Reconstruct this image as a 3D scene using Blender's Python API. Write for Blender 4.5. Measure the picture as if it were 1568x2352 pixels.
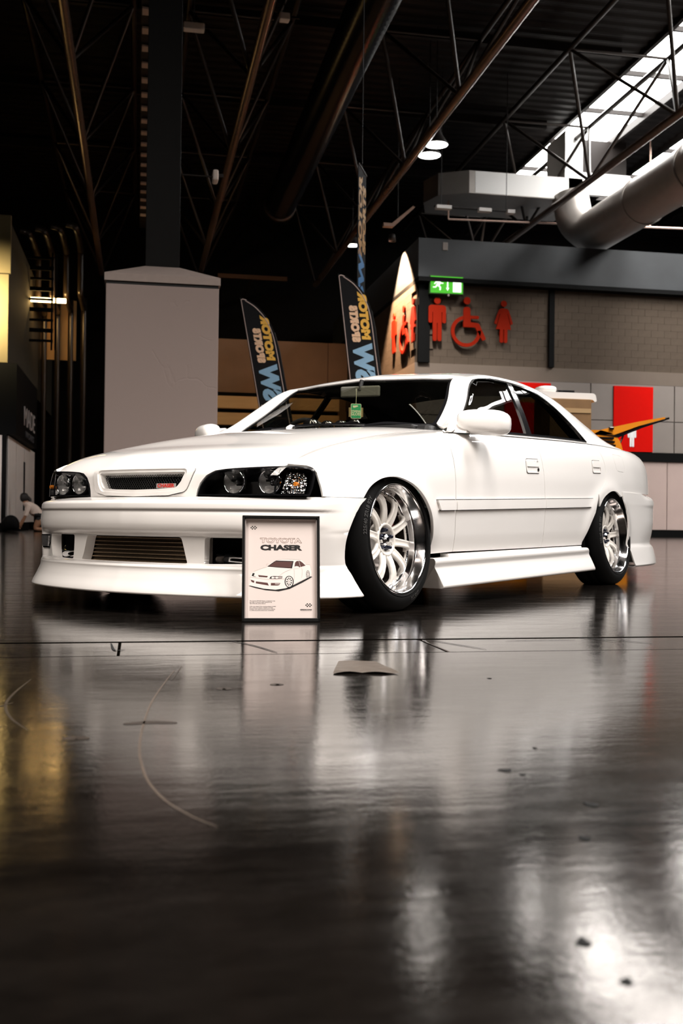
import bpy, bmesh, math, random
import numpy as np
from mathutils import Vector, Matrix
from mathutils.geometry import delaunay_2d_cdt
random.seed(7); rng = np.random.default_rng(7)
for o in list(bpy.data.objects): bpy.data.objects.remove(o, do_unlink=True)
SC = bpy.context.scene; COL = SC.collection
R = math.radians
# ---------------------------------------------------------------- camera (world: y runs down the hall, x to the right, z up)
HALL_YAW = 10.8418
cam_data = bpy.data.cameras.new('camera'); cam = bpy.data.objects.new('camera', cam_data); COL.objects.link(cam)
cam_data.sensor_fit = 'HORIZONTAL'; cam_data.sensor_width = 24.0; cam_data.lens = 24.0 * 2448.88 / 1568.0
cam_data.clip_start = .05; cam_data.clip_end = 300
def cam_matrix(pitch, roll, yaw, loc):
    fwd = Vector((0, math.cos(pitch), math.sin(pitch))); up0 = Vector((0, -math.sin(pitch), math.cos(pitch))); r0 = Vector((1, 0, 0))
    right = math.cos(roll) * r0 + math.sin(roll) * up0; up = -math.sin(roll) * r0 + math.cos(roll) * up0
    m = Matrix((right, up, -fwd)).transposed().to_4x4()
    return Matrix.Translation(loc) @ Matrix.Rotation(-yaw, 4, 'Z') @ m
cam.matrix_world = cam_matrix(.0086014, .0116346, R(HALL_YAW), Vector((0, 0, .38884)))
cam_data.dof.use_dof = True; cam_data.dof.focus_distance = 4.7; cam_data.dof.aperture_fstop = 5.0
SC.camera = cam
# ---------------------------------------------------------------- view, world
SC.view_settings.view_transform = 'Standard'; SC.view_settings.look = 'None'; SC.view_settings.gamma = 1.0
SC.view_settings.use_curve_mapping = False; SC.view_settings.exposure = 0.0
W = bpy.data.worlds.new('hall_air'); SC.world = W; W.use_nodes = True
W.node_tree.nodes['Background'].inputs[0].default_value = (.55, .42, .34, 1); W.node_tree.nodes['Background'].inputs[1].default_value = .001
# ---------------------------------------------------------------- large lights: rows of ceiling lamps over the aisle and the stand, plus one added fill
def area(name, loc, size, power, col=(1, .93, .86), rot=(0, 0, 0), sy=None, spread=180):
    l = bpy.data.lights.new(name, 'AREA'); l.energy = power; l.color = col; l.size = size; l.spread = R(spread)
    if sy: l.shape = 'RECTANGLE'; l.size_y = sy
    o = bpy.data.objects.new(name, l); COL.objects.link(o); o.location = loc; o.rotation_euler = rot; return o
def aim(o, p):
    o.rotation_euler = (Vector(p) - o.location).to_track_quat('-Z', 'Y').to_euler(); return o
CARP = (.5, 5.1, .5)
LIGHTS = [('ceiling_light_row_a', (-5.5, -2.5, 9.8), 2.0, 8, 215, (1, .90, .81)), ('ceiling_light_row_b', (5.5, -1.5, 9.8), 2.0, 8, 275, (1, .93, .87)),
          ('ceiling_light_row_c', (9.0, 6.0, 10.2), 1.6, 8, 295, (1, .97, .95)), ('ceiling_light_row_d', (1.5, 2.0, 10.5), 1.2, 8, 230, (1, .93, .87))]
LIGHT_E = ('orange_car_fill_light', (7.0, 8.0, 10.2), 1.2, 4, 150, (1, .93, .87))  # unseen light added to brighten the orange car behind the sedan
for n, l, s, sy, p, c in LIGHTS: aim(area(n, l, s, p, c, sy=sy, spread=75), CARP)
aim(area(LIGHT_E[0], LIGHT_E[1], LIGHT_E[2], LIGHT_E[4], LIGHT_E[5], sy=LIGHT_E[3], spread=55), (5.5, 12, 1.2))
# ---------------------------------------------------------------- car surfaces (car frame: x forward, y left, z up, metres)
def pch_slopes(x, Y):
    h = np.diff(x); d = np.diff(Y, axis=0) / h.reshape(-1, *([1] * (Y.ndim - 1)))
    m = np.zeros_like(Y)
    if len(x) == 2:
        m[:] = d[0]; return m
    hh = h.reshape(-1, *([1] * (Y.ndim - 1)))
    w1 = 2 * hh[1:] + hh[:-1]; w2 = hh[1:] + 2 * hh[:-1]
    same = d[:-1] * d[1:] > 0
    with np.errstate(divide='ignore', invalid='ignore'):
        mm = (w1 + w2) / (w1 / d[:-1] + w2 / d[1:])
    m[1:-1] = np.where(same, mm, 0.0)
    m[0] = d[0]; m[-1] = d[-1]
    return m
def pch_eval(x, Y, M, q):
    """x knots (n,), Y/M (n,...) or (n,N) with q (N,)"""
    i = np.clip(np.searchsorted(x, q) - 1, 0, len(x) - 2)
    h = x[i + 1] - x[i]; s = (q - x[i]) / h
    if Y.ndim == 2:
        k = np.arange(len(q)); y0, y1, m0, m1 = Y[i, k], Y[i + 1, k], M[i, k], M[i + 1, k]
    else:
        y0, y1, m0, m1 = Y[i], Y[i + 1], M[i], M[i + 1]
    a = (1 + 2 * s) * (1 - s) ** 2; b = s * (1 - s) ** 2; c = s * s * (3 - 2 * s); e = s * s * (s - 1)
    return a * y0 + b * h * m0 + c * y1 + e * h * m1
class Crv:
    def __init__(self, pts, sm=.05):
        p = sorted(pts); self.x = np.array([a for a, b in p], float); self.y = np.array([b for a, b in p], float)
        self.m = pch_slopes(self.x, self.y); self.sm = sm
    def raw(self, q):
        q = np.asarray(q, float); lo, hi = self.x[0], self.x[-1]; qc = np.clip(q, lo, hi)
        v = pch_eval(self.x, self.y, self.m, qc)
        return v + np.where(q < lo, (q - lo) * self.m[0], 0) + np.where(q > hi, (q - hi) * self.m[-1], 0)
    def __call__(self, q):
        q = np.atleast_1d(np.asarray(q, float))
        if not self.sm: return self.raw(q)
        k = np.array([-2, -1.33, -.67, 0, .67, 1.33, 2.]); w = np.exp(-k * k / 2); w /= w.sum()
        return sum(wi * self.raw(q + ki * self.sm) for wi, ki in zip(w, k))
def across(T, Ys, t):
    Y = np.stack(Ys); return pch_eval(T, Y, pch_slopes(T, Y), np.clip(t, T[0], T[-1]))
# --- lower body side
Wp = Crv([(.66,.66),(.62,.695),(.58,.735),(.54,.768),(.5,.798),(.45,.828),(.4,.846),(.3,.864),(.15,.872),(-.3,.874),(-1,.876),(-1.6,.876),(-2.2,.875),(-2.7,.874),(-3.0,.868),(-3.3,.846),(-3.55,.808),(-3.72,.752),(-3.85,.67)], .03)
zbC = Crv([(.66,.585),(.54,.598),(.43,.622),(.34,.657),(.25,.688),(.16,.709),(0,.742),(-.2,.777),(-.4,.803),(-.58,.822),(-1.0,.842),(-1.53,.862),(-2.0,.878),(-2.4,.888),(-2.8,.893),(-3.2,.891),(-3.4,.884),(-3.6,.864),(-3.75,.832),(-3.85,.80)], .04)
shoff = Crv([(.66,.012),(.54,.02),(.43,.06),(.3,.075),(0,.078),(-.6,.078),(-1.2,.076),(-2.4,.078),(-3,.08),(-3.7,.07)], .04)
ztC = Crv([(.66,.60),(.6,.607),(.555,.622),(.47,.652),(.3,.700),(0,.760),(-.3,.806),(-.55,.836),(-.7,.850),(-.9,.862),(-2.4,.90),(-2.8,.906),(-3.2,.905),(-3.45,.898),(-3.6,.88),(-3.75,.85)], .03)
ytC = Crv([(.66,.645),(.6,.668),(.55,.678),(.5,.684),(.3,.687),(-.7,.687),(-2.4,.70),(-3.2,.70),(-3.75,.62)], .03)
LT = np.array([0,.17,.40,.60,.78,.91,1.0,1.12])
LO = [-.034,-.012,0,.001,-.007,-.026,None,None]
WHEELS = [(0.0, .314), (-2.73, .314)]
ARCH_C = [(.045,.27,.36,.312), (-2.585,.25,.375,.352)]   # centre x,z, half width, half height of the arch openings
def Lsurf(x, t):
    x = np.asarray(x, float); t = np.asarray(t, float)
    W = Wp(x); zb = zbC(x); z0 = .236 + .006 * np.clip(-x, 0, 3)
    Y = []; Z = []
    for k in range(6):
        Y.append(W + LO[k]); Z.append(z0 + (zb - z0) * LT[k])
    Y.append(W - shoff(x)); Z.append(zb)
    Y.append(np.minimum(ytC(x), W - shoff(x) - .004)); Z.append(np.maximum(ztC(x), zb + .004))
    y = across(LT, Y, t); z = across(LT, Z, t)
    for cx, cz, a, b in ARCH_C:
        r = np.hypot((x - cx) / a, (z - cz) / b) - 1.0
        lim = 1 / (1 + np.exp(-(z - .30) / .03))
        y = y + .013 * np.exp(-(np.maximum(r, 0) / .16) ** 2) * lim * np.where(t < 1, 1, np.clip((1.12 - t) / .12, 0, 1)) * np.clip((1.0 - t) / .25, 0, 1)
    return np.stack([x, y, z], -1)
def inv_t(S, x, v, ax, lo, hi, inc=True, n=90):
    x = np.atleast_1d(np.asarray(x, float)); v = np.broadcast_to(np.asarray(v, float), x.shape)
    ts = np.linspace(lo, hi, n); G = S(np.repeat(x, n), np.tile(ts, len(x)))[..., ax].reshape(len(x), n)
    if not inc: G = -G; v = -v
    G = np.maximum.accumulate(G, 1) + np.arange(n) * 1e-9
    return np.array([np.interp(b, g, ts) for g, b in zip(G, v)])
def Lt(x, z): return inv_t(Lsurf, x, z, 2, 0, 1.12)
# --- greenhouse
UX = [-.55,-.73,-.95,-1.13,-1.3,-1.5,-1.8,-2.05,-2.3,-2.5,-2.75,-2.95,-3.15]
def ucv(v): return Crv(list(zip(UX, v)), .035)
U6z = ucv([.855,.985,1.122,1.213,1.246,1.270,1.281,1.270,1.238,1.176,1.045,.950,.900])
U5z = ucv([.825,.955,1.092,1.190,1.227,1.253,1.266,1.255,1.222,1.157,1.028,.944,.902])
U4y = ucv([.672,.655,.598,.530,.528,.528,.530,.532,.542,.560,.585,.612,.64])
U4z = ucv([.760,.885,1.030,1.172,1.210,1.233,1.241,1.230,1.198,1.137,1.022,.942,.905])
U3y = ucv([.775,.735,.672,.598,.593,.590,.590,.593,.604,.622,.652,.686,.71])
U3z = ucv([.835,.906,1.048,1.172,1.198,1.216,1.221,1.208,1.172,1.115,1.022,.948,.905])
U0y = ucv([.796,.796,.797,.798,.798,.798,.798,.797,.795,.792,.787,.78,.775])
UT = np.array([0,.14,.27,.40,.47,.66,1.0])
def Usurf(x, t):
    x = np.asarray(x, float); t = np.asarray(t, float)
    y0, z0, y3, z3 = U0y(x), zbC(x) + .004, U3y(x), U3z(x)
    z3 = np.maximum(z3, z0 + .012)
    Y = [y0, y0 + (y3 - y0) * .34 + .010, y0 + (y3 - y0) * .67 + .010, y3, U4y(x), np.full_like(x, .35), np.zeros_like(x)]
    Z = [z0, z0 + (z3 - z0) * .36, z0 + (z3 - z0) * .70, z3, U4z(x), U5z(x), U6z(x)]
    return np.stack([x, across(UT, Y, t), across(UT, Z, t)], -1)
def Ut(x, z): return inv_t(Usurf, x, z, 2, 0, .44)
def Uty(x, y): return inv_t(Usurf, x, y, 1, .38, 1.0, False)
# --- nose / hood: parameters (y, s)
Xf = Crv([(0,.726),(.15,.718),(.3,.690),(.45,.662),(.6,.624),(.67,.598),(.74,.552),(.79,.490),(.815,.43)], .02)
def Xfs(y): return Xf(np.abs(y))
HS = np.array([0,.05,.10,.135,.23,.43,.73,1.03,1.28,1.40])
HY = np.array([0,.3,.45,.6,.687])
HZ = [[.483]*5,[.54]*5,[.588,.588,.587,.586,.585],[.613,.612,.611,.609,.607],[.672,.670,.667,.661,.652],[.733,.731,.727,.716,.702],
      [.800,.798,.792,.777,.762],[.848,.845,.839,.824,.808],[.870,.867,.861,.849,.837],[.875,.872,.866,.857,.848]]
HZc = [Crv([(-a, b) for a, b in zip(HY[1:], r[1:])] + list(zip(HY, r)), .03) for r in HZ]
def Hsurf(y, s):
    y = np.asarray(y, float); a = np.abs(y); xf = Xfs(y)
    X = [xf, xf - .004, xf - .013, xf - .036, xf - .12, np.full_like(y, .30), np.full_like(y, .0), np.full_like(y, -.3), np.full_like(y, -.55), -.60 - .13 * (a / .687) ** 2]
    X = [xx if k < 5 else xx for k, xx in enumerate(X)]
    Z = [c(y) for c in HZc]
    return np.stack([across(HS, X, s), y, across(HS, Z, s)], -1)
def Fsurf(y, z):   # front face that carries the lamps
    y = np.asarray(y, float); z = np.asarray(z, float)
    d = np.interp(z, [.40,.483,.54,.588,.613,.66], [.0,0,.004,.013,.03,.08])
    return np.stack([Xfs(y) - d, y, z], -1)
# --- front bumper: parameters (arc length q from the centre line, w down the profile)
def arc_curve(P, n=400):
    """P: list of (x,y) -> smooth polyline with arc length table"""
    P = np.array(P, float); u = np.r_[0, np.cumsum(np.hypot(*np.diff(P, axis=0).T))]
    uu = np.linspace(0, u[-1], n)
    xs = pch_eval(u, P[:, 0], pch_slopes(u, P[:, 0]), uu); ys = pch_eval(u, P[:, 1], pch_slopes(u, P[:, 1]), uu)
    for _ in range(60):
        xs[1:-1] = (xs[:-2] + 2 * xs[1:-1] + xs[2:]) / 4; ys[1:-1] = (ys[:-2] + 2 * ys[1:-1] + ys[2:]) / 4
    L = np.r_[0, np.cumsum(np.hypot(np.diff(xs), np.diff(ys)))]
    return L, xs, ys
BP = arc_curve([(.806,0),(.800,.12),(.776,.28),(.752,.39),(.720,.5),(.682,.6),(.628,.7),(.560,.78),(.485,.83),(.40,.858),(.30,.872),(.20,.876)])
BW = np.array([0,.03,.055,.075,.10,.11,.122,.165,.19,.21,.235,.345,.36,.372,.39,.44,.485,.50,.515,.58])
BZ = np.array([.484,.474,.466,.454,.430,.425,.416,.372,.346,.332,.318,.208,.202,.193,.184,.140,.096,.087,.080,.080])
BD = np.array([-.085,-.052,-.016,-.003,.000,-.005,-.002,.003,-.002,-.018,-.040,-.034,-.012,.000,-.001,.016,.038,.041,.030,-.05])
def plan_surf(PL, WT, ZT, DT, q, w, fade=None):
    L, xs, ys = PL; q = np.asarray(q, float); a = np.abs(q); sg = np.where(q < 0, -1.0, 1.0)
    x = np.interp(a, L, xs); y = np.interp(a, L, ys)
    e = .004; tx = np.interp(a + e, L, xs) - np.interp(np.abs(a - e), L, xs); ty = np.interp(a + e, L, ys) - np.interp(np.abs(a - e), L, ys) * np.where(a < e, -1, 1)
    n = np.hypot(tx, ty) + 1e-9; nx, ny = ty / n, -tx / n
    z = pch_eval(WT, ZT, pch_slopes(WT, ZT), np.clip(w, WT[0], WT[-1])); d = pch_eval(WT, DT, pch_slopes(WT, DT), np.clip(w, WT[0], WT[-1]))
    if fade is not None: d = fade(a, w, d)
    sgn = np.where(nx * 0 + ny >= -1, 1, 1)
    return np.stack([x + nx * d, sg * (y + ny * d), z], -1)
def bfade(a, w, d):
    # towards the wheel arch the ledge, the groove and the opening band run out into one smooth skin
    k = 1 / (1 + np.exp(-(a - .90) / .025)); k2 = 1 / (1 + np.exp(-(a - .775) / .016))
    smooth = np.interp(w, [0,.10,.235,.345,.372,.44,.5,.515,.58], [.0,.0,.0,-.004,.0,.014,.034,.026,-.05])
    up = np.interp(w, [.185,.20,.362,.374], [0,1,1,0])
    top = np.interp(w, [0,.075,.10], [1,1,1])
    kk = np.maximum(k * (1 - up), k2 * up)
    return d * (1 - kk) + smooth * kk
def arch_flare(P, k):
    cx, cz, a, b = ARCH_C[k]; r = np.hypot((P[..., 0] - cx) / a, (P[..., 2] - cz) / b) - 1.0; lim = 1 / (1 + np.exp(-(P[..., 2] - .30) / .03))
    P[..., 1] += np.sign(P[..., 1]) * .013 * np.exp(-(np.maximum(r, 0) / .16) ** 2) * lim * (np.abs(P[..., 1]) > .6); return P
def Bsurf(q, w): return arch_flare(plan_surf(BP, BW, BZ, BD, q, w, bfade), 0)
def Bw(z): return np.interp(-np.asarray(z, float), -BZ[:-1], BW[:-1])
def Bq(y): return np.interp(y, BP[2], BP[0])
def Bqx(x): return np.interp(-np.asarray(x), -BP[1], BP[0])
# --- rear bumper
RP = arc_curve([(-3.99,0),(-3.985,.2),(-3.965,.4),(-3.93,.55),(-3.87,.68),(-3.76,.775),(-3.6,.828),(-3.4,.856),(-3.2,.868),(-3.0,.874),(-2.85,.877),(-2.70,.877)])
RW = np.array([0,.04,.06,.10,.115,.20,.28,.35,.365,.40,.50,.515,.57])
RZ = np.array([.60,.585,.568,.525,.515,.42,.34,.262,.252,.235,.112,.104,.104])
RD = np.array([-.06,-.02,.0,.006,.0,.0,-.008,-.022,-.020,-.004,.024,.012,-.05])
def rfade(a, w, d):
    k = 1 / (1 + np.exp(-(a - 1.25) / .05))
    s = np.interp(w, [0,.05,.10,.28,.35,.40,.5,.515,.57], [.0,.0,.0,-.006,-.012,.0,.024,.012,-.05])
    return d * (1 - k) + s * k
def Rsurf(q, w):
    P = plan_surf(RP, RW, RZ, RD, q, w, None)
    L, xs, ys = RP; a = np.abs(np.asarray(q, float)); x = np.interp(a, L, xs); y = np.interp(a, L, ys); e = .004
    tx = np.interp(a + e, L, xs) - np.interp(np.abs(a - e), L, xs); ty = np.interp(a + e, L, ys) - np.interp(np.abs(a - e), L, ys) * np.where(a < e, -1, 1)
    n = np.hypot(tx, ty) + 1e-9; nx, ny = -ty / n, tx / n
    d = pch_eval(RW, RD, pch_slopes(RW, RD), np.clip(w, RW[0], RW[-1])); d = rfade(a, w, d)
    z = pch_eval(RW, RZ, pch_slopes(RW, RZ), np.clip(w, RW[0], RW[-1]))
    # the plan curve runs from the tail (x most negative) outwards, so the outward normal is (-ty, tx)
    return arch_flare(np.stack([x + nx * d, np.where(np.asarray(q) < 0, -1, 1) * (y + np.abs(ny) * d * np.sign(ny)), z], -1), 1)
def Rw(z): return np.interp(-np.asarray(z, float), -RZ[:-1], RW[:-1])
def Rqx(x): return np.interp(np.asarray(x), RP[1], RP[0])
# ---------------------------------------------------------------- helpers
def mat(name, col=(.5,.5,.5), rough=.5, metal=0.0, coat=0.0, spec=.5, emit=None, estr=0.0, trans=0.0, ior=1.45, alpha=None, coatr=.03):
    m = bpy.data.materials.new(name); m.use_nodes = True; b = m.node_tree.nodes['Principled BSDF']
    b.inputs['Base Color'].default_value = (*col, 1); b.inputs['Roughness'].default_value = rough; b.inputs['Metallic'].default_value = metal
    b.inputs['Coat Weight'].default_value = coat; b.inputs['Coat Roughness'].default_value = coatr; b.inputs['Specular IOR Level'].default_value = spec
    b.inputs['IOR'].default_value = ior; b.inputs['Transmission Weight'].default_value = trans
    if emit: b.inputs['Emission Color'].default_value = (*emit, 1); b.inputs['Emission Strength'].default_value = estr
    return m
def nodes(m): return m.node_tree.nodes, m.node_tree.links, m.node_tree.nodes['Principled BSDF']
def add_noise(m, scale=8, amt=.15, bump=0.0, stretch=(1,1,1), rough_amt=0.0, detail=6, bdist=.01):
    """fine procedural variation of colour, roughness and relief"""
    N, L, b = nodes(m); tc = N.new('ShaderNodeTexCoord'); mp = N.new('ShaderNodeMapping'); mp.inputs['Scale'].default_value = stretch
    nz = N.new('ShaderNodeTexNoise'); nz.inputs['Scale'].default_value = scale; nz.inputs['Detail'].default_value = detail
    L.new(tc.outputs['Object'], mp.inputs[0]); L.new(mp.outputs[0], nz.inputs['Vector'])
    if amt:
        c = b.inputs['Base Color'].default_value[:3]; mx = N.new('ShaderNodeMix'); mx.data_type = 'RGBA'
        mx.inputs[6].default_value = (*[v * (1 - amt) for v in c], 1); mx.inputs[7].default_value = (*[min(1, v * (1 + amt)) for v in c], 1)
        L.new(nz.outputs['Fac'], mx.inputs[0]); L.new(mx.outputs[2], b.inputs['Base Color'])
    if rough_amt:
        r = b.inputs['Roughness'].default_value; mr = N.new('ShaderNodeMapRange'); mr.inputs[3].default_value = max(0, r - rough_amt); mr.inputs[4].default_value = min(1, r + rough_amt)
        L.new(nz.outputs['Fac'], mr.inputs[0]); L.new(mr.outputs[0], b.inputs['Roughness'])
    if bump:
        bp = N.new('ShaderNodeBump'); bp.inputs['Strength'].default_value = bump; bp.inputs['Distance'].default_value = bdist
        L.new(nz.outputs['Fac'], bp.inputs['Height']); L.new(bp.outputs[0], b.inputs['Normal'])
    return m
def emis(name, col, strength):
    m = mat(name, (0, 0, 0), .5, emit=col, estr=strength); return m
def tag(o, label=None, cat=None, group=None, kind=None):
    if label: o['label'] = label
    if cat: o['category'] = cat
    if group: o['group'] = group
    if kind: o['kind'] = kind
    return o
def empty(name, loc=(0,0,0), rotz=0.0, parent=None):
    o = bpy.data.objects.new(name, None); COL.objects.link(o); o.location = loc; o.rotation_euler = (0, 0, rotz); o.empty_display_size = .1
    if parent: o.parent = parent
    return o
def link(name, me, m=None, parent=None):
    o = bpy.data.objects.new(name, me); COL.objects.link(o)
    if m is not None and not me.materials: me.materials.append(m)
    if parent: o.parent = parent
    return o
class MB:
    """collects polygons and links them as ONE mesh"""
    def __init__(s): s.v = []; s.f = []; s.sm = []
    def add(s, V, F, smooth=False, M=None):
        k = len(s.v); V = [Vector(p) for p in V]
        if M is not None: V = [M @ p for p in V]
        s.v += [tuple(p) for p in V]; s.f += [tuple(i + k for i in f) for f in F]; s.sm += [smooth] * len(F); return s
    def box(s, c, d, M=None, bev=0.0):
        x, y, z = c; a, b, e = d[0] / 2, d[1] / 2, d[2] / 2
        if bev:
            bm = bmesh.new(); bmesh.ops.create_cube(bm, size=1); bmesh.ops.scale(bm, vec=d, verts=bm.verts)
            bmesh.ops.bevel(bm, geom=bm.edges[:], offset=bev, segments=2, affect='EDGES', profile=.5)
            bmesh.ops.translate(bm, vec=c, verts=bm.verts); bm.verts.ensure_lookup_table()
            s.add([v.co.copy() for v in bm.verts], [[v.index for v in f.verts] for f in bm.faces], False, M); bm.free(); return s
        V = [(x + i * a, y + j * b, z + k * e) for i in (-1, 1) for j in (-1, 1) for k in (-1, 1)]
        return s.add(V, [(0,1,3,2),(4,6,7,5),(0,4,5,1),(2,3,7,6),(0,2,6,4),(1,5,7,3)], False, M)
    def tube(s, pts, r, n=8, closed=False, caps=True, M=None, radii=None):
        P = [Vector(p) for p in pts]; m = len(P); V = []; F = []; up = None
        for i, p in enumerate(P):
            t = (P[(i + 1) % m] - P[i - 1]) if closed else (P[min(i + 1, m - 1)] - P[max(i - 1, 0)])
            if t.length < 1e-9: t = Vector((0, 0, 1))
            t.normalize()
            if up is None: up = Vector((0, 0, 1)) if abs(t.z) < .9 else Vector((1, 0, 0))
            a = t.cross(up)
            if a.length < 1e-4: a = t.cross(Vector((0, 1, .3)))
            a.normalize(); b = a.cross(t); up = b; rr = radii[i] if radii else r
            V += [p + (a * math.cos(k * 2 * math.pi / n) + b * math.sin(k * 2 * math.pi / n)) * rr for k in range(n)]
        for i in range(m if closed else m - 1):
            j = (i + 1) % m
            F += [(i * n + k, i * n + (k + 1) % n, j * n + (k + 1) % n, j * n + k) for k in range(n)]
        s.add(V, F, True, M)
        if caps and not closed: s.add(V[:n], [tuple(range(n))[::-1]], False, M); s.add(V[-n:], [tuple(range(n))], False, M)
        return s
    def cyl(s, a, b, r, n=16, r2=None, M=None): return s.tube([a, b], r, n, M=M, radii=[r, r if r2 is None else r2])
    def lathe(s, prof, n=48, axis='y', M=None, smooth=True, a0=0, a1=2 * math.pi):
        V = []; F = []; m = len(prof); full = abs(a1 - a0 - 2 * math.pi) < 1e-6; nn = n if full else n + 1
        for i in range(nn):
            a = a0 + (a1 - a0) * i / n; c, q = math.cos(a), math.sin(a)
            for r, h in prof: V.append((r * c, h, r * q) if axis == 'y' else ((r * c, r * q, h) if axis == 'z' else (h, r * c, r * q)))
        for i in range(n):
            j = (i + 1) % nn
            F += [(i * m + k, i * m + k + 1, j * m + k + 1, j * m + k) for k in range(m - 1)]
        return s.add(V, F, smooth, M)
    def prism(s, poly, h0, h1, M=None, holes=()):
        """polygon in xy (list of 2-D points) extruded from z=h0 to z=h1"""
        loops = [list(poly)] + [list(h) for h in holes]; pts = []; edges = []
        for lp in loops:
            k = len(pts); pts += [Vector((p[0], p[1])) for p in lp]; edges += [(k + i, k + (i + 1) % len(lp)) for i in range(len(lp))]
        v, e, f, _, _, _ = delaunay_2d_cdt(pts, edges, [], 0, 1e-7)
        A = [np.array([(p[0], p[1]) for p in lp]) for lp in loops]
        F = []
        for t in f:
            c = np.array([sum((v[i] for i in t), Vector((0, 0))) / len(t)])
            if inside(c, A[0])[0] and not any(inside(c, h)[0] for h in A[1:]): F.append(tuple(t))
        n = len(v); V = [(p.x, p.y, h1) for p in v] + [(p.x, p.y, h0) for p in v]
        s.add(V, F + [tuple(i + n for i in t[::-1]) for t in F], False, M)
        for lp in loops:
            m = len(lp); V = [(p[0], p[1], h0) for p in lp] + [(p[0], p[1], h1) for p in lp]
            s.add(V, [(i, (i + 1) % m, m + (i + 1) % m, m + i) for i in range(m)], False, M)
        return s
    def mesh(s, name='m', smooth=None, fix=True):
        me = bpy.data.meshes.new(name); me.from_pydata(s.v, [], s.f); me.update()
        if fix:
            bm = bmesh.new(); bm.from_mesh(me)
            for f, q in zip(bm.faces, s.sm): f.smooth = q if smooth is None else smooth
            bmesh.ops.remove_doubles(bm, verts=bm.verts, dist=1e-5) if smooth else None
            bmesh.ops.recalc_face_normals(bm, faces=bm.faces); bm.to_mesh(me); bm.free()
        return me
    def build(s, name, m=None, parent=None, smooth=None): return link(name, s.mesh(name, smooth), m, parent)
def inside(P, poly):
    x, y = P[:, 0], P[:, 1]; c = np.zeros(len(P), bool); n = len(poly)
    for i in range(n):
        x0, y0 = poly[i]; x1, y1 = poly[(i + 1) % n]
        if y0 == y1: continue
        k = ((y0 > y) != (y1 > y)) & (x < (x1 - x0) * (y - y0) / (y1 - y0) + x0); c ^= k
    return c
def resamp(poly, d):
    out = []; n = len(poly)
    for i in range(n):
        a = np.array(poly[i], float); b = np.array(poly[(i + 1) % n], float); k = max(1, int(math.ceil(np.hypot(*(b - a)) / d)))
        out += [a + (b - a) * j / k for j in range(k)]
    return np.array(out)
def rounded(poly, rad, seg=4):
    """round the corners of a 2-D polygon; rad: number or list"""
    out = []; n = len(poly)
    for i in range(n):
        r = rad[i] if hasattr(rad, '__len__') else rad
        p = np.array(poly[i], float); a = np.array(poly[i - 1], float) - p; b = np.array(poly[(i + 1) % n], float) - p
        la, lb = np.hypot(*a), np.hypot(*b); q = min(r, la * .45, lb * .45)
        if r <= 0: out.append(tuple(p)); continue
        A = p + a / la * q; B = p + b / lb * q
        for k in range(seg + 1):
            t = k / seg; out.append(tuple((1 - t) ** 2 * A + 2 * t * (1 - t) * p + t * t * B))
    return out
def smooth_loop(pts, n=8, closed=False):
    """Catmull-Rom through 2-D/3-D points"""
    P = [np.array(p, float) for p in pts]; m = len(P); out = []
    for i in range(m if closed else m - 1):
        p0 = P[i - 1] if (closed or i > 0) else 2 * P[0] - P[1]; p1 = P[i]; p2 = P[(i + 1) % m]; p3 = P[(i + 2) % m] if (closed or i + 2 < m) else 2 * P[-1] - P[-2]
        for k in range(n):
            t = k / n; out.append(.5 * (2 * p1 + (p2 - p0) * t + (2 * p0 - 5 * p1 + 4 * p2 - p3) * t * t + (3 * p1 - p0 - 3 * p2 + p3) * t ** 3))
    if not closed: out.append(P[-1])
    return [tuple(p) for p in out]
def inset(poly, d):
    """shrink a polygon by d (plain vertex offset)"""
    P = np.array(poly, float); a = 0.5 * np.sum(P[:, 0] * np.roll(P[:, 1], -1) - np.roll(P[:, 0], -1) * P[:, 1]); sg = 1 if a > 0 else -1
    e0 = P - np.roll(P, 1, 0); e1 = np.roll(P, -1, 0) - P
    n0 = np.stack([-e0[:, 1], e0[:, 0]], 1) / (np.hypot(*e0.T)[:, None] + 1e-12); n1 = np.stack([-e1[:, 1], e1[:, 0]], 1) / (np.hypot(*e1.T)[:, None] + 1e-12)
    m = n0 + n1; m /= np.maximum(np.hypot(*m.T)[:, None], 1e-6); c = np.maximum((m * n1).sum(1), .35)
    return [tuple(p) for p in P + sg * m * (d / c)[:, None]]
def surf_normals(S, a, b, P, centre):
    e = 2e-3; da = S(a + e, b) - S(a - e, b); db = S(a, b + e) - S(a, b - e)
    N = np.cross(da, db); N /= (np.linalg.norm(N, axis=1, keepdims=True) + 1e-12)
    D = P - centre(P); s = np.sign((N * D).sum(1)); s[s == 0] = 1
    if (s > 0).mean() > .5: s[:] = 1
    else: s[:] = -1
    return N * s[:, None]
def body_centre(P):
    C = P.copy(); C[:, 0] = np.clip(P[:, 0], -3.2, .2); C[:, 1] = 0; C[:, 2] = .5; return C
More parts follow.
